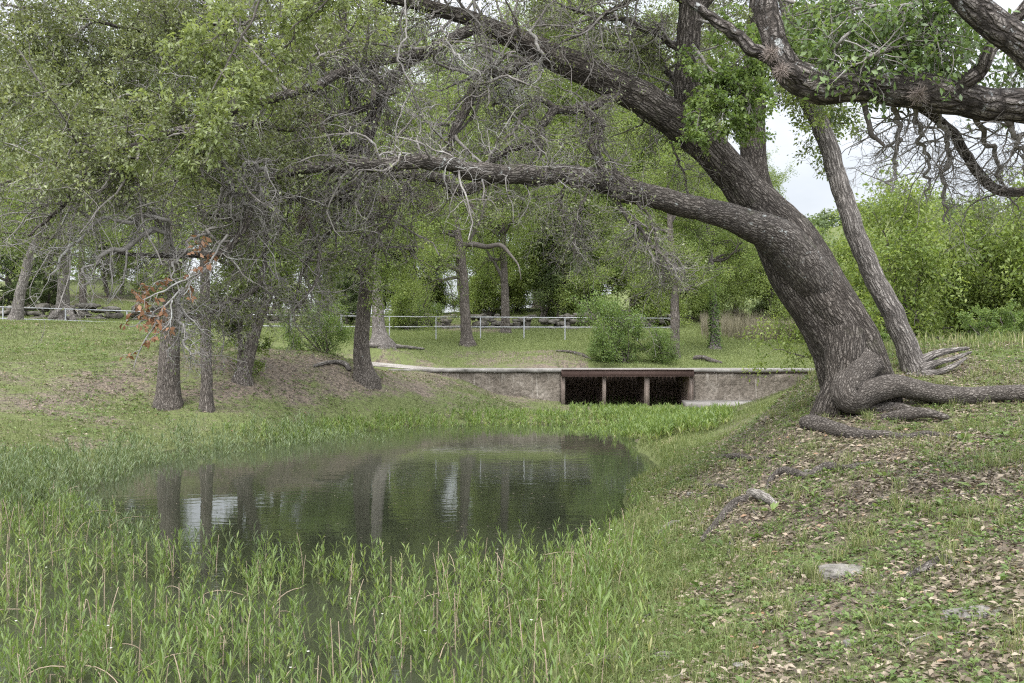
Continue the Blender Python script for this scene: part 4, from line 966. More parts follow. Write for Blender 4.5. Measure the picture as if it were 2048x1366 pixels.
limb('limb', [(925,545,44.5,6),(905,536,44.3,5),(886,526,44,4.5),(878,505,43.8,4),(862,480,43.5,2)], 30, 10, .05, .1, 41, 'twig_dark', ct)
limb('limb', [(920,492,44.5,6),(945,488,44.2,5.5),(972,494,44,5),(1000,490,43.8,4.5),(1022,512,43.6,2.8),(1036,530,43.4,1.6),(1042,560,43.2,.5)], 30, 10, .05, .1, 42, 'twig_dark', ct)
px_tree('meadow_tree', 'dim trunk behind the fence in front of the mossy stone wall', [(1011,662,50,11),(1011,640,50,9.5),(1010,600,50,9),(1008,540,50,8),(1005,450,50,6.5),(1000,330,50,3)], 'elm_bark', 'wood_leaf', 4.6, 15, 0.24, 34, seed=308, L=.085, W=.045)
px_tree('meadow_tree', 'slender tree at the right end of the pipe fence', [(1347,705,43.5,12),(1349,680,43.5,10.5),(1350,640,43.5,10),(1349,590,43.5,9),(1346,530,43.5,8),(1340,450,43.5,6),(1335,340,43.5,3)], 'elm_bark', 'wood_leaf', 3.4, 15, 0.26, 34, seed=309, L=.075, W=.04)
iv, ivt = px_tree('ivy_tree', 'ivy covered trunk on the mown grass left of the leaning oak', [(1430,696,46,11.5),(1430,670,46,10),(1429,640,46,9.5),(1427,600,46,8.5),(1424,550,46,7.5),(1418,480,46,5),(1412,400,46,2)], 'grey_bark', 'wood_leaf', 3.2, 14, .45, 26, seed=310, L=.07, W=.04)
n = 900; q = rng.integers(4, 52, n); th = rng.uniform(0, 2*math.pi, n); rr = ivt[1][0, q] * 1.08
pp = ivt[0][0, q] + np.stack([np.cos(th), np.sin(th), 0*th], 1) * rr[:, None] + rng.normal(size=(n, 3)) * .03
V, Q, rn = leafbatch(pp, np.stack([np.cos(th), np.sin(th), 0*th - .9], 1), np.stack([np.cos(th), np.sin(th), 0*th + .4], 1), .10, .09, rng.uniform(0, .7, n), simple=True)
make('ivy', V, Q, None, [M['shrub_leaf']], iv, rnd=rn, smoothed=False)
px_tree('fence_tree', 'grey trunk leaning right in front of the left end of the fence', [(30,650,38.5,15),(34,630,38.5,12.5),(40,590,38.5,11),(52,545,38.5,10.5),(63,505,38.5,9.5),(80,465,38.5,8),(98,425,38.5,7),(115,340,38.5,5),(120,200,38.5,2)], 'grey_bark', 'elm_leaf', 3.6, 16, 0.31, 32, seed=311, L=.065, W=.035)
rt, rtt = px_tree('root_tree', 'big trunk on bulging roots behind the fence near the left stone wall', [(127,648,44,28),(126,630,44,18),(126,605,44,14),(127,570,44,12),(130,520,44,11),(134,440,44,9),(138,330,44,6),(140,180,44,2)], 'grey_bark', 'wood_leaf', 4.2, 16, 0.28, 32, seed=312, L=.075, W=.04)
root([(120,620,43.8,9),(108,632,43.5,8),(97,640,43.3,5)], 24, 10, .2, 45, rt, 'grey_bark'); root([(133,615,43.8,9),(142,632,43.5,8),(150,645,43.3,5)], 24, 10, .2, 46, rt, 'grey_bark')
px_tree('wall_tree', 'dark trunk standing on the left stone wall', [(166,625,48,9),(166,600,48,8),(165,560,48,7.5),(163,500,48,6.5),(160,400,48,4),(158,300,48,2)], 'elm_bark', 'wood_leaf', 4, 14, .5, 30, seed=313, L=.08, W=.042)
px_tree('field_tree', 'small crooked tree in front of the pale field at far left', [(214,588,60,5),(212,570,60,4.5),(206,550,60,4),(215,520,60,3),(222,480,60,2)], 'elm_bark', 'wood_leaf', 2.8, 12, .45, 26, k=12, seed=314, L=.09, W=.05)
px_tree('field_tree', 'thin upright tree beside the crooked one in the far left field', [(243,585,62,4),(245,560,62,3.5),(242,530,62,3),(240,490,62,2)], 'elm_bark', 'wood_leaf', 2.8, 12, .45, 26, k=12, seed=315, L=.09, W=.05)

# ------------------------------------------------------------------ woodland: a few grown trees, each placed many times
def proto(seed, h, r0, spread, t0, n1, n2_, n3_, nl, L, W, bark, leafm, droop=.1, grav=0.0, lean=.04, stems=1, up=.5, sp=.05, ang=(40, 85)):
    rng = np.random.default_rng(seed)
    e = empty('seedling', (0, 0, 0), 'x', 'tree')
    Ps, Rs = [], []
    for k in range(stems):
        t = np.linspace(0, 1, 40); w = np.cumsum(rng.normal(size=(40, 2)) * h * .006, 0) + rng.normal(size=2) * lean * h * t[:, None] * (1 + 2 * (stems > 1))
        p = np.column_stack([w[:, 0], w[:, 1], t * h * rng.uniform(.8, 1) - .25]); rad = r0 * (1 - t) ** .8 * (1 + .5 * np.exp(-t * h / .3)) + .01
        Ps.append(p); Rs.append(rad)
    Pt, R = np.array(Ps), np.array(Rs)
    r = tubes(Pt, R, 12, .08, seed); make('trunk', r[0], r[1], None, [M[bark]], e, bk=r[2])
    crown_on((Pt, R), rng, max(3, n1 // stems), spread, t0, nl, L, W, 'twig_dark', leafm, e, n2_, n3_, droop, grav, up, sp, ang=ang)
    return e
PROTO = {
 'elm': proto(1, 16, .28, 5.0, .28, 32, 8, 6, 30, .12, .06, 'elm_bark', 'wood_leaf', .25),
 'elm2': proto(2, 13.5, .24, 4.8, .24, 30, 8, 6, 30, .12, .06, 'elm_bark', 'elm_leaf', .35, .02),
 'oak': proto(3, 9, .26, 4.4, .15, 24, 9, 6, 28, .10, .05, 'elm_bark', 'dull_leaf', .0, .0),
 'lime': proto(4, 4.0, .09, 2.3, .08, 20, 8, 6, 12, .12, .05, 'elm_bark', 'lime_leaf', .35, .0, .05, 2, .5, .09),
 'lime2': proto(5, 3.6, .08, 2.0, .10, 20, 7, 6, 14, .115, .05, 'elm_bark', 'elm_leaf', .35, .0, .06, 2, .5, .09),
 'cedar': proto(6, 5.5, .12, 1.9, .04, 34, 7, 5, 20, .10, .04, 'elm_bark', 'dull_leaf', .1),
 'screen': proto(9, 7.5, .12, 2.7, .05, 26, 8, 6, 17, .115, .06, 'elm_bark', 'elm_leaf', .3, .02, .04, 2, .5, .09),
 'bush': proto(8, 2.7, .035, 1.4, .08, 24, 7, 5, 8, .08, .045, 'elm_bark', 'shrub_leaf', .25, .02, .13, 6, .5, .12),
 'shrub': proto(7, 1.9, .03, 1.15, .05, 26, 7, 5, 16, .06, .035, 'elm_bark', 'shrub_leaf', .1, -.03, .12, 5),
}
used = set()
def plant(kind, px, d, s, name, label, cat='tree', group=None, sink=0.0, rot=None, sz=None, x=None):
    e = PROTO[kind]
    if kind in used:
        c = e.copy(); COL.objects.link(c)
        for ch in list(e.children):
            q = ch.copy(); COL.objects.link(q); q.parent = c
        c.name = name
    else:
        c = e; used.add(kind); c.name = name
    x = (px - 1024) / F * d if x is None else x
    c.location = (x, d, g1(x, d) - sink); c.scale = (s, s, sz or s); c.rotation_euler = (0, 0, rot if rot is not None else (px * .37 + d) % 6.28)
    for k in ('label', 'category', 'group'):
        if k in c: del c[k]
    tag(c, label, cat, group); return c
W_ = 'trees of the wood beyond the fence'
for kind, px, d, s, nm, lb in [
 ('elm', -190, 50, 1.0, 'woodland_elm', 'tall tree at the far left edge behind the fence'),
 ('oak', 20, 55, 1.0, 'woodland_oak', 'dull green oak behind the grey leaning fence tree'),
 ('elm2', 105, 66, 1.1, 'woodland_elm', 'light green tree above the rooted trunk at left'),
 ('elm', 330, 64, 1.05, 'woodland_elm', 'tall tree beyond the field behind the stout furrowed trunk'),
 ('elm2', 560, 62, 1.15, 'woodland_elm', 'light green tree behind the curved leaning trunk'),
 ('elm', 660, 58, .9, 'woodland_elm', 'leafy tree above the round bush beside the lane tree'),
 ('elm2', 830, 60, 1.0, 'woodland_elm', 'light green tree between the pale flared trunk and the centre meadow tree'),
 ('oak', 790, 60, .9, 'woodland_oak', 'low dull green oak behind the fence right of the pale flared trunk'),
 ('elm', 1075, 68, 1.45, 'woodland_elm', 'tall tree above the mossy stone wall'),
 ('elm2', 1150, 58, 1.25, 'woodland_elm', 'yellow green tree over the right end of the mossy wall'),
 ('elm', 1265, 66, 1.3, 'woodland_elm', 'tall tree behind the big bush by the bridge'),
 ('elm2', 1385, 60, .85, 'woodland_elm', 'light green tree between the slender fence end tree and the ivy trunk'),
 ('elm', 930, 72, 1.45, 'woodland_elm', 'tallest tree far behind the centre meadow trunk'),
 ('elm2', 1350, 70, 1.3, 'woodland_elm', 'tall light tree rising behind the right end of the fence'),
 ('elm', 1470, 72, .8, 'woodland_elm', 'far tree right of the ivy trunk'),
 ('oak', 1120, 56, .7, 'woodland_oak', 'low dull oak close behind the mossy wall'),
 ('elm2', 1540, 64, .62, 'woodland_elm', 'smaller light tree seen left of the leaning oak trunk'),
 ('elm', 210, 92, 1.2, 'woodland_elm', 'distant tall tree beyond the pale field at left'),
 ('elm', 1360, 92, 1.0, 'woodland_elm', 'distant tree above the right end of the fence'),
]: plant(kind, px, d, s, nm, lb, 'tree', W_)
U_ = 'bushes along the foot of the wood'
for kind, px, d, s, nm, lb in [
 ('cedar', 35, 49, .75, 'cedar', 'dark evergreen bush behind the leaning trunk at the left end of the fence'),
 ('cedar', -40, 48, .8, 'cedar', 'dark evergreen bush at the left frame edge behind the fence'),
 ('cedar', 92, 52, .6, 'cedar', 'dark evergreen bush between the leaning fence tree and the rooted trunk'),
 ('cedar', 690, 51, .7, 'cedar', 'dark evergreen between the bush and the lane tree'),
 ('lime', 815, 50, .6, 'thicket', 'bright leafy thicket behind the fence right of the pale flared trunk'),
 ('lime2', 884, 62, .75, 'thicket', 'green thicket far behind the fence left of the centre trunk'),
 ('bush', 868, 53, .6, 'thicket', 'rounded green bush left of the centre meadow trunk'),
 ('lime', 980, 58, .85, 'thicket', 'bright thicket over the stone wall right of the centre trunk'),
 ('screen', 1085, 57, .95, 'thicket', 'tall fresh green thicket above the middle of the mossy wall'),
 ('lime2', 1150, 57, .95, 'thicket', 'green thicket at the right end of the mossy wall'),
 ('screen', 1200, 55, .85, 'thicket', 'fresh green thicket at the right foot of the mossy wall'),
 ('lime', 1300, 55, 1.0, 'thicket', 'bright thicket behind the big bush by the bridge'),
 ('lime2', 1395, 58, .9, 'thicket', 'green thicket behind the ivy trunk'),
 ('screen', 650, 62, 1.0, 'thicket', 'tall fresh thicket far behind the lane tree'),
 ('screen', 990, 61, 1.0, 'thicket', 'tall fresh thicket between the centre trunk and the dim trunk'),
 ('screen', 1300, 60, 1.1, 'thicket', 'tall fresh thicket above the bridge bush'),
 ('screen', 1430, 66, .95, 'thicket', 'fresh thicket behind the ivy covered trunk'),
 ('screen', 1540, 58, .8, 'thicket', 'fresh thicket in the gap left of the oak trunk'),
 ('screen', 760, 64, 1.0, 'thicket', 'tall fresh thicket behind the pale flared trunk'),
 ('screen', 330, 62, .9, 'thicket', 'tall fresh thicket at the right end of the left wall'),
 ('lime2', 300, 60, .6, 'thicket', 'low green thicket beyond the field behind the stout furrowed trunk'),
 ('lime2', 600, 60, .55, 'thicket', 'low green thicket left of the round bush beyond the fence'),
 ('lime', 655, 58, .5, 'thicket', 'bright low thicket beyond the fence above the round bush'),
 ('lime2', 960, 60, .7, 'thicket', 'green thicket right behind the centre meadow trunk'),
 ('lime', 1035, 62, .8, 'thicket', 'bright thicket behind the dim trunk by the mossy wall'),
 ('cedar', 1545, 62, .8, 'cedar', 'dark evergreen beside the far gravel path'),
 ('cedar', 1610, 64, .75, 'cedar', 'evergreen touching the left edge of the leaning oak trunk'),
]: plant(kind, px, d, s, nm, lb, 'bush', U_)
R_ = 'bright young trees on the right beyond the bank'
for kind, px, d, s, nm, lb in [
 ('lime', 1690, 30, .95, 'young_tree', 'bright young tree seen between the oak trunk and the slim leaning trunk'),
 ('lime', 1830, 26, 1.0, 'young_tree', 'large yellow green young tree right of the slim leaning trunk'),
 ('lime2', 1790, 33, 1.05, 'young_tree', 'tallest young tree, its tip rising into the open sky'),
 ('lime', 1975, 29, .8, 'young_tree', 'yellow green young tree above the lifted roots'),
 ('lime2', 2045, 27, 1.0, 'young_tree', 'green young tree at the right frame edge'),
 ('lime', 2150, 25, 1.1, 'young_tree', 'yellow green young tree cut off by the right frame edge'),
 ('lime2', 1700, 44, 1.1, 'young_tree', 'farther green tree behind the gap between the two leaning trunks'),
 ('lime', 1640, 48, .9, 'young_tree', 'yellow green tree just left of the oak trunk in the distance'),
 ('elm2', 2150, 60, .75, 'young_tree', 'rounded tree far behind the right edge'),
]: plant(kind, px, d, s, nm, lb, 'tree', R_)
for px, d, s, lb in [(1740,21,.55,'low green bush at the crest between the oak trunk and the slim trunk'),(2010,19,.5,'pale low bush on the crest near the right edge')]:
    plant('shrub', px, d, s, 'shrub', lb, 'bush', 'low bushes along the crest of the right bank')
plant('bush', 652, 31.6, .62, 'round_bush', 'round green bush over eroded roots left of the lane tree', 'bush')
plant('bush', 1255, 41.6, .9, 'bridge_bush', 'big leafy bush standing behind the bridge deck', 'bush', sz=1.15)
plant('bush', 1325, 41.9, .6, 'bridge_bush', 'smaller bush at the foot of the slender fence end tree', 'bush')
plant('bush', 1195, 41.3, .45, 'bridge_bush', 'low bush at the left skirt of the big bridge bush', 'bush')
# far wooded hillsides
rw = np.random.default_rng(77); n = 700
xs = np.concatenate([rw.uniform(30, 260, 620), rw.uniform(-160, -60, 80)]); ys = np.concatenate([rw.uniform(140, 320, 620), rw.uniform(125, 260, 80)])
zs = ground(xs, ys); a = Acc()
c = np.repeat(np.stack([xs, ys, zs + 2.4], 1), 130, 0); u = norm(rw.normal(size=c.shape)); rr_ = rw.uniform(.4, 1, (len(c), 1)) ** .4
pp = c + u * rr_ * np.repeat(np.stack([rw.uniform(2, 4, n), rw.uniform(2, 4, n), rw.uniform(1.6, 3.4, n)], 1), 130, 0)
V, Q, rn = leafbatch(pp, rw.normal(size=pp.shape), u + (0, 0, .6), .95, .55, np.clip(np.repeat(rw.uniform(0, .7, n), 130) + rw.uniform(0, .3, len(pp)), 0, 1), simple=True)
tag(make('woods', V, Q, None, [M['dull_leaf']], rnd=rn, smoothed=False), kind='stuff')
# ------------------------------------------------------------------ things lying on the banks
h = hit(1690, 1150); V, Q = rock((0, 0, 0), (.18, .12, .09), 3, .3, (28, 44)); V[:, 2] = np.minimum(V[:, 2], .055 + .03 * n2(V[:, 0], V[:, 1], 14, 3))
tag(make('rock', V, Q, None, [M['limestone']], loc=h + (0, 0, -.02)), 'flat topped pale limestone rock set in the turf', 'rock')
h = hit(1960, 1225); V, Q = rock((0, 0, 0), (.18, .11, .06), 5, .35, (24, 40))
tag(make('rock', V, Q, None, [M['limestone']], loc=h + (0, 0, -.04)), 'mossy grey rock half sunk in leaves near the right edge', 'rock')
for k, (px, py, s, lb) in enumerate([(1616, 945, .035, 'small white stone beside the twisted bank root'), (1165, 1352, .03, 'white pebble at the bottom edge of the grass'), (1478, 1338, .035, 'white pebble among the dead leaves at the bottom'), (1380, 990, .04, 'tan stone in the bare soil of the bank'), (1700, 1290, .035, 'pale stone beside the grass tufts'), (1330, 1322, .04, 'grey stone next to the half buried log')]):
    h = hit(px, py); V, Q = rock((0, 0, 0), (s, s * .8, s * .6), 20 + k, .25, (12, 18)); tag(make('stone', V, Q, None, [M['limestone']], loc=h + (0, 0, s * .2)), lb, 'stone')
def stick(name, pts, label, cat, mat, seed, sink=.3, k=12, n=40, lump=.25):
    o = root(pts, n, k, lump, seed, None, mat, True, sink, name); tag(o, label, cat)
stick('fallen_branch', [(1797,1180,4),(1815,1163,7),(1838,1150,8),(1865,1138,10),(1890,1130,11),(1912,1134,6)], 'short fallen branch crusted with pale lichen on the leaf litter', 'branch', 'rough_bark', 91, .8)
stick('fallen_branch', [(1300,1083,2),(1325,1062,4.5),(1345,1050,5),(1367,1046,3)], 'smooth pale fallen branch by the water edge', 'branch', 'dead_wood', 92, .6)
stick('fallen_branch', [(1455,1118,3),(1462,1098,6),(1466,1080,5)], 'short dark stick upright in the turf below the root', 'branch', 'rough_bark', 93, .7)
stick('stump', [(1497,992,8),(1515,998,10),(1535,1008,10),(1552,1016,7)], 'weathered stub of grey dead wood at the end of the bank root', 'stump', 'dead_wood', 94, .9, 14)
stick('log', [(1165,1313,5),(1200,1322,9),(1235,1326,9),(1258,1322,5)], 'rotting log half buried in foreground grass', 'log', 'dead_wood', 95, .4, 14)
stick('log', [(1300,1318,5),(1325,1314,8),(1352,1316,6)], 'short grey log piece right of the half buried log', 'log', 'dead_wood', 96, .5, 14)
stick('fallen_branch', [(1385,722,4),(1405,721,5),(1425,726,4),(1445,728,2)], 'grey fallen branch lying beyond the bridge deck', 'branch', 'limb_bark', 97, 1.2)
stick('fallen_branch', [(1110,704,2),(1140,707,3),(1165,713,3),(1185,722,2)], 'thin fallen branch on the bare slope behind the bridge', 'branch', 'limb_bark', 98, 1.0)
stick('exposed_root', [(700,745,5),(690,732,5),(672,728,4),(650,731,4),(625,736,3)], 'bare pale root snaking left from the lane tree', 'root', 'grey_bark', 99, .9)
stick('exposed_root', [(735,695,5),(770,697,5),(800,697,4),(850,700,2)], 'long exposed roots under the pale flared trunk', 'root', 'grey_bark', 100, .9)

# ------------------------------------------------------------------ turf, weeds and dead leaves
rg = np.random.default_rng(404)
def scatter(x0, x1, y0, y1, n, prob):
    x = rg.uniform(x0, x1, n); y = rg.uniform(y0, y1, n); z = ground(x, y)
    k = rg.uniform(size=n) < prob(x, y, z); return np.stack([x[k], y[k], z[k]], 1)
def view(x, y, m=160):
    return np.abs(x) < (1024 + m) / F * y + 3.0
def rb_ok(x, y, z): return view(x, y) & (z > .03) & (x > -.6)
def rb_prob(x, y, z):
    g = greenness(x, y, z); cl = n2(x, y, 2.2, 60, 3)
    return rb_ok(x, y, z) * np.minimum(1, (7.5 / y) ** 1.5) * np.clip((g - .38) * 2.2 + (cl - .5) * 3.0, .05, 1)
p = scatter(-.8, 12, 2.6, 24, 940000, rb_prob)
hgt = (.035 + .09 * rg.uniform(size=len(p)) ** 2.5) * (1 + .5 * smooth(.5, .1, p[:, 2]))
A_ = blades(p, hgt, .0035 * np.maximum(1, p[:, 1] / 7), rg, .6, .5)
a = Acc(); a.add(A_[0], A_[1], A_[2], rnd=np.clip(A_[3] * .75 + np.repeat(n2(p[:, 0], p[:, 1], 1.3, 63, 2), 5) * .5 - .12, 0, 1))
# taller tufts of bunch grass
c = scatter(.2, 9, 3, 13, 1200, lambda x, y, z: rb_ok(x, y, z) * .32)
cc = np.repeat(c, 46, 0); cc[:, :2] += rg.normal(size=(len(cc), 2)) * .03
A_ = blades(cc, rg.uniform(.07, .2, len(cc)), .0045, rg, .9, .7); a.add(A_[0], A_[1], A_[2], rnd=np.clip(A_[3] * .8 + .2, 0, 1))
tag(a.build('grass', M['grass'], None, False), kind='stuff')
# far bank, meadow, and the wet edge
def lb_prob(x, y, z):
    g = greenness(x, y, z); cl = n2(x, y, 1.2, 66, 3)
    return view(x, y) * (z > .03) * (y < 36.9) * ((x < -1.2) | (z < 1.6)) * (y > 12) * np.clip((g - .34) * 1.9 + (cl - .5) * 2.2, .03, 1) * np.minimum(1, (20 / y))
p = scatter(-28, 12, 11, 36.9, 570000, lambda x, y, z: lb_prob(x, y, z) * ((x < 1.0) | (y > 21)))
A_ = blades(p, .045 + .08 * rg.uniform(size=len(p)) ** 2, .0075 * np.maximum(1, p[:, 1] / 22), rg, .6, .5)
tag(make('turf', A_[0], A_[1], A_[2], [M['bank_turf']], rnd=np.clip(A_[3] * .7 + np.repeat(n2(p[:, 0], p[:, 1], .6, 63, 2), 5) * .5 - .1, 0, 1), smoothed=False), kind='stuff')
a = Acc()
def md_prob(x, y, z):
    on = (x > -8) & (x < 13.2) & (y < 40.3) & (y > 37) | (x <= -4.2) & (x > -14) & (np.abs(y - 38.3) < 1.75)
    return view(x, y) * ~on * np.clip((greenness(x, y, z) - .33) * 2.2, .04, 1)
p = scatter(-24, 24, 37.5, 58, 420000, md_prob)
A_ = blades(p, .06 + .09 * rg.uniform(size=len(p)) ** 2, .017, rg, .5, .4); a.add(A_[0], A_[1], A_[2], rnd=np.clip(A_[3] * .6 + .25, 0, 1))
tag(a.build('lawn', M['lawn'], None, False), kind='stuff')
p = scatter(9, 20, 46, 62, 16000, lambda x, y, z: view(x, y) * (n2(x, y, .5, 70, 2) > .36) * (y > 49 + .0 * x) * (x / y > .19))
A_ = blades(p, rg.uniform(.5, 1.1, len(p)), .025, rg, .3, .3); tag(make('dry_grass', A_[0], A_[1], A_[2], [M['tall_dry']], rnd=A_[3], smoothed=False), kind='stuff')
p = scatter(4.5, 20, 14, 24, 60000, lambda x, y, z: view(x, y) * (x / y > .27) * .5)
A_ = blades(p, rg.uniform(.06, .28, len(p)), .010, rg, .5, .5); tag(make('crest_grass', A_[0], A_[1], A_[2], [M['grass']], rnd=A_[3], smoothed=False), kind='stuff')
# broad leaved weeds
def rosettes(c, nl, L, W, lift):
    n = len(c); pp = np.repeat(c, nl, 0); az = rg.uniform(0, 2*math.pi, n * nl); el = rg.uniform(.15, .8, n * nl)
    pp = pp + np.stack([np.cos(az), np.sin(az), az * 0], 1) * .012; pp[:, 2] += rg.uniform(.2, 1, n * nl) * np.repeat(rg.uniform(.3, 1, n), nl) * lift
    s = np.repeat(rg.uniform(.6, 1.3, n), nl) * rg.uniform(.7, 1.1, n * nl)
    return leafbatch(pp, np.stack([np.cos(az), np.sin(az), el], 1), np.stack([0*az, 0*az, 1 + 0*az], 1) + rg.normal(size=(n*nl, 3)) * .25, L * s, W * s, np.repeat(rg.uniform(0, .6, n), nl) + rg.uniform(0, .4, n * nl), curl=.1)
p = scatter(-.3, 12, 2.8, 18, 64000, lambda x, y, z: rb_ok(x, y, z) * np.minimum(1, 9 / y) * smooth(.38, .60, n2(x, y, 1.5, 80, 3)) * .85)
a = Acc(); r = rosettes(p, 7, .034, .017, .05); a.add(r[0], r[1], rnd=r[2])
p = scatter(.3, 6, 3.8, 10, 420, lambda x, y, z: rb_ok(x, y, z) * .3); r = rosettes(p, 6, .10, .035, .03); a.add(r[0], r[1], rnd=r[2])
p = scatter(-22, 0, 13, 34, 26000, lambda x, y, z: view(x, y) * (z > .05) * smooth(.45, .6, n2(x, y, .7, 81, 3)) * .7); r = rosettes(p, 5, .075, .03, .07); a.add(r[0], r[1], rnd=r[2])
tag(a.build('weeds', M['weed'], None, False), kind='stuff')
# fallen oak leaves
def litter(p, L, W):
    n = len(p); p = p + np.stack([0*p[:, 0], 0*p[:, 0], rg.uniform(.002, .022, n)], 1); az = rg.uniform(0, 2*math.pi, n)
    d = np.stack([np.cos(az), np.sin(az), rg.normal(size=n) * .22], 1); s = rg.uniform(.65, 1.2, n)
    return leafbatch(p, d, rg.normal(size=(n, 3)) * .38 + (0, 0, 1), L * s, W * s, rg.uniform(0, 1, n), fold=.22, curl=.10)
p = scatter(-.3, 12, 2.6, 18, 265000, lambda x, y, z: rb_ok(x, y, z) * np.minimum(1, (8 / y) ** 1.2) * np.clip(1.18 - greenness(x, y, z) + (.52 - n2(x, y, 1.5, 80, 3)) * 2.4, .04, 1) * smooth(.1, .35, z))
a = Acc(); r = litter(p, .058, .024); a.add(r[0], r[1], rnd=r[2])
p = scatter(-22, 1, 13, 36, 120000, lambda x, y, z: view(x, y) * (z > .2) * np.clip(1.05 - greenness(x, y, z) + (.5 - n2(x, y, .9, 82, 3)) * 1.8, .02, 1) * .6)
r = litter(p, .07, .036); a.add(r[0], r[1], rnd=r[2])
tag(a.build('fallen_leaves', M['litter'], None, False), kind='stuff')
# dead twigs on the ground
p = scatter(.2, 7, 3.8, 16, 900, lambda x, y, z: rb_ok(x, y, z) * .6); az = rg.uniform(0, 6.28, len(p)); ln = rg.uniform(.05, .22, len(p)); t = np.linspace(0, 1, 5)
tp_ = p[:, None] + np.stack([np.cos(az), np.sin(az), 0*az], 1)[:, None] * (t[None, :, None] * ln[:, None, None]) + rg.normal(size=(len(p), 5, 3)) * .008
tp_[:, :, 2] = np.maximum(ground(tp_[..., 0].ravel(), tp_[..., 1].ravel()).reshape(tp_.shape[:2]), 0) + .012
r = tubes(tp_, np.full(tp_.shape[:2], .0032), 5); tag(make('twig_litter', r[0], r[1], None, [M['twig']], bk=r[2]), kind='stuff')

# ------------------------------------------------------------------ plants standing in the shallows
def reed_arrays(rg, base, H, lean, leafL, leafW, pairs, low=.25, k=5):
    """Upright leafy stems: base (N,3), H (N,)."""
    n = len(base); m = 7; t = np.linspace(0, 1, m)
    az = rg.uniform(0, 6.28, n); ld = np.stack([np.cos(az), np.sin(az), 0*az], 1) * rg.uniform(0, lean, n)[:, None]
    Pp = base[:, None] + (np.array([0, 0, 1.0]) * H[:, None])[:, None] * t[None, :, None] + ld[:, None] * (H[:, None, None] * t[None, :, None] ** 1.7)
    R = np.linspace(.0042, .0018, m)[None] * rg.uniform(.8, 1.3, (n, 1))
    st = tubes(Pp, R, k)
    nl = pairs * 2; tt = np.linspace(low, 1.0, pairs); tt = np.repeat(tt, 2)[None] + rg.normal(size=(n, nl)) * .02
    q = np.clip(tt, 0, .999) * (m - 1); i = q.astype(int); f = (q - i)[..., None]; ar = np.arange(n)[:, None]
    pos = Pp[ar, i] * (1 - f) + Pp[ar, i + 1] * f
    la = rg.uniform(0, 6.28, (n, 1)) + np.tile([0, math.pi], pairs)[None] + np.repeat(np.arange(pairs), 2)[None] * 1.35 + rg.normal(size=(n, nl)) * .25
    el = np.radians(rg.uniform(34, 68, (n, nl)) + 16 * tt)
    d = np.stack([np.cos(la) * np.cos(el), np.sin(la) * np.cos(el), np.sin(el)], -1)
    s = (.55 + .65 * np.sin(np.clip(tt, 0, 1) * 2.6)) * rg.uniform(.7, 1.2, (n, nl))
    keep = (rg.uniform(size=(n, nl)) < .9).ravel()
    up = np.zeros((n, nl, 3)); up[..., 2] = 1
    nrm_ = up - d * d[..., 2:3] + rg.normal(size=(n, nl, 3)) * .25
    rn = np.clip(rg.uniform(0, .55, (n, 1)) + rg.uniform(0, .35, (n, nl)) + .35 * (tt < .38), 0, 1)
    lf = leafbatch(pos.reshape(-1, 3)[keep], d.reshape(-1, 3)[keep], nrm_.reshape(-1, 3)[keep], (leafL * s).ravel()[keep], (leafW * s).ravel()[keep], rn.ravel()[keep], curl=.14)
    return st, lf
def edge(px): return np.interp(px, [-300, 0, 90, 170, 240, 300, 420, 700, 850, 950, 1050, 1150, 1215, 1262], [930, 950, 985, 1030, 1075, 1128, 1148, 1150, 1160, 1135, 1118, 1092, 1075, 1060])
x = rg.uniform(-7.5, 1.4, 26000); y = rg.uniform(4.6, 15, 26000); px, py = 1024 + x / y * F, HY + CZ / y * F
gap = .25 + .75 * smooth(.36, .58, n2(x, y, .75, 90, 3)); gap = gap * (1 - .6 * smooth(900, 1000, px) * smooth(1190, 1120, py)) * (1 - .6 * np.exp(-(((px - 380) / 190) ** 2 + ((py - 1220) / 55) ** 2)))
z = ground(x, y)
ok = (py > edge(px)) & (px > -120) & (px < 1300) & (z < .12) & (rg.uniform(size=len(x)) < gap * np.minimum(1, 9 / y) * .19)
base = np.stack([x, y, np.clip(z, -.12, .1) - .03], 1)[ok]
order = np.argsort(base[:, 1]); base = base[order]
inframe = (HY + CZ / base[:, 1] * F) < 1560
base = base[inframe]
near, rest = base[:300], base[300:]
PR = []
for k in range(10):
    Hh = rg.uniform(.26, .52)
    st, lf = reed_arrays(rg, np.zeros((1, 3)), np.array([Hh]), .22, rg.uniform(.068, .11), rg.uniform(.010, .0155), int(rg.integers(6, 11)), rg.uniform(.15, .5), 6)
    PR.append((st, lf))
MS = {}
for i, b in enumerate(near):
    k = i % 10
    if k not in MS:
        o = make('water_plant', PR[k][0][0], PR[k][0][1], None, [M['stem']], bk=PR[k][0][2]); f = make('leaves', PR[k][1][0], PR[k][1][1], None, [M['reed_leaf']], o, rnd=PR[k][1][2], smoothed=False)
        MS[k] = (o, f)
    else:
        o = MS[k][0].copy(); COL.objects.link(o); f = MS[k][1].copy(); COL.objects.link(f); f.parent = o
    o.location = b; s = float(rg.uniform(.75, 1.2)); o.scale = (s, s, s * float(rg.uniform(.85, 1.15))); o.rotation_euler = (0, 0, float(rg.uniform(0, 6.28)))
    tag(o, 'leafy green upright plant standing in the shallow foreground water', 'water plant', 'leafy plants standing in the foreground water')
a = Acc()
st, lf = reed_arrays(rg, rest, rg.uniform(.22, .52, len(rest)), .35, .088, .0132, 8, .28, 4)
a.add(st[0], st[1], bk=st[2], m=0); a.add(lf[0], lf[1], rnd=lf[2], m=1)
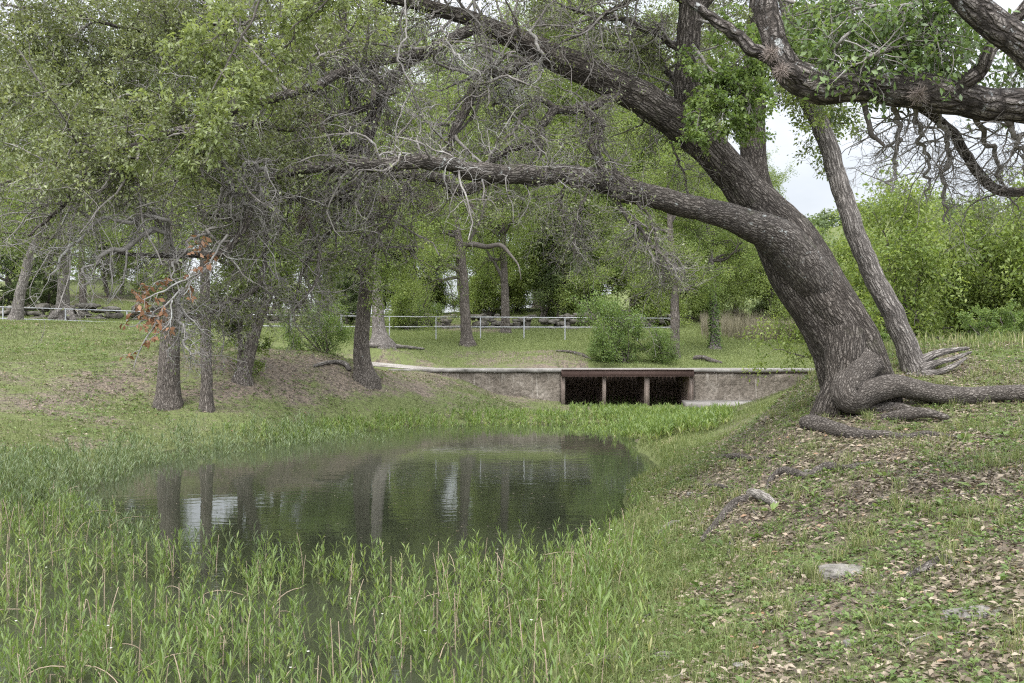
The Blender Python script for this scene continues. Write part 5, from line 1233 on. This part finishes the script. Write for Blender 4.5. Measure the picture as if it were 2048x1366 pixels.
# the wet grass edge where shallows meet the right bank
x = rg.uniform(-1.2, 2.2, 9000); y = rg.uniform(5, 14, 9000); z = ground(x, y); ok = (z > -.06) & (z < .2) & (rg.uniform(size=9000) < .16 * np.minimum(1, 8 / y) * smooth(10.5, 8.5, y)); b = np.stack([x, y, z], 1)[ok]
st, lf = reed_arrays(rg, b, rg.uniform(.12, .36, len(b)), .4, .09, .012, 5, .1, 4); a.add(st[0], st[1], bk=st[2], m=0); a.add(lf[0], lf[1], rnd=lf[2], m=1)
# far shore belt of plants, and tongues along the left shore
def belt(poly_lo, poly_hi, n, dens, x0, x1, y0, y1):
    x = rg.uniform(x0, x1, n); y = rg.uniform(y0, y1, n); z = ground(x, y); zz = np.maximum(z, 0); px, py = proj(np.stack([x, y, zz], 1))
    k = (py < np.interp(px, *poly_lo)) & (py > np.interp(px, *poly_hi)) & (rg.uniform(size=n) < dens * (.35 + .65 * smooth(.35, .6, n2(x, y, .8, 95, 2)))); return np.stack([x, y, z], 1)[k]
far = belt(([560, 640, 740, 860, 1000, 1150, 1300, 1400, 1480], [884, 880, 868, 862, 862, 866, 880, 905, 860]), ([560, 640, 760, 860, 1100, 1300, 1440, 1500], [866, 850, 840, 834, 836, 836, 838, 846]), 26000, .5, -7, 9, 20, 36)
st, lf = reed_arrays(rg, far, rg.uniform(.12, .34, len(far)), .35, .14, .026, 6, .2, 3); a.add(st[0], st[1], bk=st[2], m=0); a.add(lf[0], lf[1], rnd=lf[2], m=1)
far2 = belt(([1180, 1300, 1400, 1460], [830, 905, 900, 850]), ([1180, 1290, 1420, 1460], [824, 824, 838, 846]), 9000, .42, 2, 9, 20, 37)
st, lf = reed_arrays(rg, far2, rg.uniform(.14, .34, len(far2)), .3, .15, .024, 6, .2, 3); a.add(st[0], st[1], bk=st[2], m=0); a.add(lf[0], lf[1], rnd=lf[2], m=1)
tag(a.build('marsh_plants', [M['stem'], M['reed_leaf']], None, False), kind='stuff')
a = Acc()
b1 = belt(([-200, 0, 90, 200, 300, 420, 560, 640], [1010, 1010, 1010, 985, 935, 915, 900, 885]), ([-200, 0, 100, 200, 300, 400, 520, 640], [935, 935, 940, 925, 888, 868, 862, 866]), 40000, .24, -14, -3, 11, 28)
st, lf = reed_arrays(rg, b1, rg.uniform(.2, .6, len(b1)), .5, .12, .016, 7, .15, 3); a.add(st[0], st[1], bk=st[2], m=0); a.add(lf[0], lf[1], rnd=lf[2], m=1)
b2 = belt(([-100, 40, 150, 240, 300, 345], [1060, 1040, 1060, 1090, 1110, 1100]), ([-100, 60, 150, 250, 345], [965, 985, 1000, 1040, 1085]), 9000, .30, -9, -2, 8, 15)
st, lf = reed_arrays(rg, b2, rg.uniform(.35, .62, len(b2)), .45, .10, .013, 9, .2, 4); a.add(st[0], st[1], bk=st[2], m=0); a.add(lf[0], lf[1], rnd=lf[2], m=1)
tag(a.build('bank_plants', [M['stem'], M['reed_blue']], None, False), kind='stuff')
# last year's dry stalks, some bent over
b = base[rg.choice(len(base), 400, replace=False)] + rg.normal(size=(400, 3)) * (.05, .05, 0); n = len(b); t = np.linspace(0, 1, 9)
H = rg.uniform(.2, .62, n); az = rg.uniform(0, 6.28, n); bend = np.where(rg.uniform(size=n) < .22, rg.uniform(.5, 1.2, n), rg.uniform(0, .15, n))
ld = np.stack([np.cos(az), np.sin(az), 0*az], 1)
Pp = b[:, None] + ld[:, None] * (H * bend)[:, None, None] * t[None, :, None] ** 2 + np.array([0, 0, 1.0]) * (H[:, None] * (t[None] - (bend * .55)[:, None] * t[None] ** 3))[..., None]
r = tubes(Pp, np.linspace(.0042, .0022, 9)[None] * rg.uniform(.8, 1.4, (n, 1)), 5); tag(make('dry_stalks', r[0], r[1], None, [M['stalk']], bk=r[2]), kind='stuff')
# tiny pale flowers and floating leaves
n = 26; c = base[rg.choice(len(base), n)] + np.stack([rg.normal(size=n) * .04, rg.normal(size=n) * .04, rg.uniform(.34, .56, n)], 1)
pp = np.repeat(c, 5, 0); az = np.tile(np.arange(5) * 1.256, n)
V, Q, rn = leafbatch(pp, np.stack([np.cos(az), np.sin(az), .4 + 0*az], 1), np.tile([0, 0, 1.0], (n * 5, 1)), .012, .007, rg.uniform(.3, 1, n * 5), simple=True)
M['petal'] = m_leaf('petal', [(0, (.6,.6,.55)), (1, (.75,.74,.68))], .3); tag(make('flowers', V, Q, None, [M['petal']], rnd=rn, smoothed=False), kind='stuff')
n = 1100; x = rg.uniform(-7, 3, n); y = rg.uniform(6, 28, n); ok = ground(x, y) < -.03; m_ = ok.sum(); az = rg.uniform(0, 6.28, m_)
V, Q, rn = leafbatch(np.stack([x[ok], y[ok], np.full(m_, .003)], 1), np.stack([np.cos(az), np.sin(az), 0*az], 1), np.tile([0, 0, 1.0], (m_, 1)), .04, .018, rg.uniform(.2, 1, m_), fold=.04, simple=True)
tag(make('floating_leaves', V, Q, None, [M['litter']], rnd=rn, smoothed=False), kind='stuff')

# ------------------------------------------------------------------ sky, light, camera
EL, AZ = math.radians(62), math.radians(215)      # high, behind the camera's left shoulder, veiled by cloud
w = bpy.data.worlds.new('World'); scene.world = w; w.use_nodes = True
N, L = w.node_tree.nodes, w.node_tree.links; bg = N['Background']
sky = N.new('ShaderNodeTexSky'); sky.sky_type = 'NISHITA'; sky.sun_disc = False; sky.sun_elevation = EL; sky.sun_rotation = AZ
tc = N.new('ShaderNodeTexCoord'); sx = N.new('ShaderNodeSeparateXYZ'); L.new(tc.outputs['Generated'], sx.inputs[0])
mp = N.new('ShaderNodeMapping'); mp.inputs['Scale'].default_value = (1, 1, 2.4); L.new(tc.outputs['Generated'], mp.inputs[0])
nz = N.new('ShaderNodeTexNoise'); nz.inputs['Scale'].default_value = 3.2; nz.inputs['Detail'].default_value = 6; nz.inputs['Roughness'].default_value = .55; L.new(mp.outputs[0], nz.inputs['Vector'])
cr = N.new('ShaderNodeValToRGB'); cr.color_ramp.elements[0].position = .3; cr.color_ramp.elements[0].color = (5.0, 5.25, 5.6, 1); cr.color_ramp.elements[1].position = .68; cr.color_ramp.elements[1].color = (7.2, 7.3, 7.5, 1); L.new(nz.outputs[0], cr.inputs[0])
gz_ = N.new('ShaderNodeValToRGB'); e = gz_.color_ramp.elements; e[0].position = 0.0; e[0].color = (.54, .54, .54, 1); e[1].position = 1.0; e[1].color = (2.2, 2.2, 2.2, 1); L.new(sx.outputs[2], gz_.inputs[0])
# sky on the unseen sun side brightened as added front light for the canopy
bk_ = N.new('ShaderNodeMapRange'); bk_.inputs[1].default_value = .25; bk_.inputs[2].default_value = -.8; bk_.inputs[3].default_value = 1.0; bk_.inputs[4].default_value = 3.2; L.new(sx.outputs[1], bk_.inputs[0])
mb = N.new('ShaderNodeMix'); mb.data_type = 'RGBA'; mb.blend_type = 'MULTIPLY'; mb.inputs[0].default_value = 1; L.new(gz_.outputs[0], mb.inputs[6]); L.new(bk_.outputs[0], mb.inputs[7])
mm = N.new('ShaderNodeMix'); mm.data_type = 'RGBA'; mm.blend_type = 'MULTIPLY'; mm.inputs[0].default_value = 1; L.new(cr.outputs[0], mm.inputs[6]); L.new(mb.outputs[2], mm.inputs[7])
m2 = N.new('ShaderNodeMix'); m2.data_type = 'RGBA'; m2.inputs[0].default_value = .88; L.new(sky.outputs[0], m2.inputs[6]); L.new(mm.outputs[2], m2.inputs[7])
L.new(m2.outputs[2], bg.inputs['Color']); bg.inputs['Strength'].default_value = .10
sd = bpy.data.lights.new('sun', 'SUN'); sd.energy = 1.5; sd.angle = math.radians(14); sd.color = (1, .96, .9)
so = bpy.data.objects.new('sun', sd); COL.objects.link(so)
dirv = Vector((math.sin(AZ) * math.cos(EL), math.cos(AZ) * math.cos(EL), math.sin(EL))); so.rotation_euler = dirv.to_track_quat('Z', 'Y').to_euler(); so.location = (0, 0, 40)
cd = bpy.data.cameras.new('camera'); co = bpy.data.objects.new('camera', cd); COL.objects.link(co)
cd.sensor_width = 36; cd.lens = F / 2048 * 36; cd.shift_y = (HY - 683) / 2048; cd.clip_end = 3000; cd.clip_start = .05
co.location = (0, 0, CZ); co.rotation_euler = (math.radians(90), 0, 0); scene.camera = co
scene.view_settings.view_transform = 'Standard'; scene.view_settings.look = 'None'; scene.view_settings.gamma = 1; scene.view_settings.exposure = 1.04
scene.render.engine = 'CYCLES'; cy = scene.cycles
cy.max_bounces = 8; cy.diffuse_bounces = 4; cy.glossy_bounces = 3; cy.transmission_bounces = 4; cy.use_denoising = False; cy.filter_width = 1.2; cy.sample_clamp_indirect = 3
cy.use_adaptive_sampling = True; cy.adaptive_threshold = .008
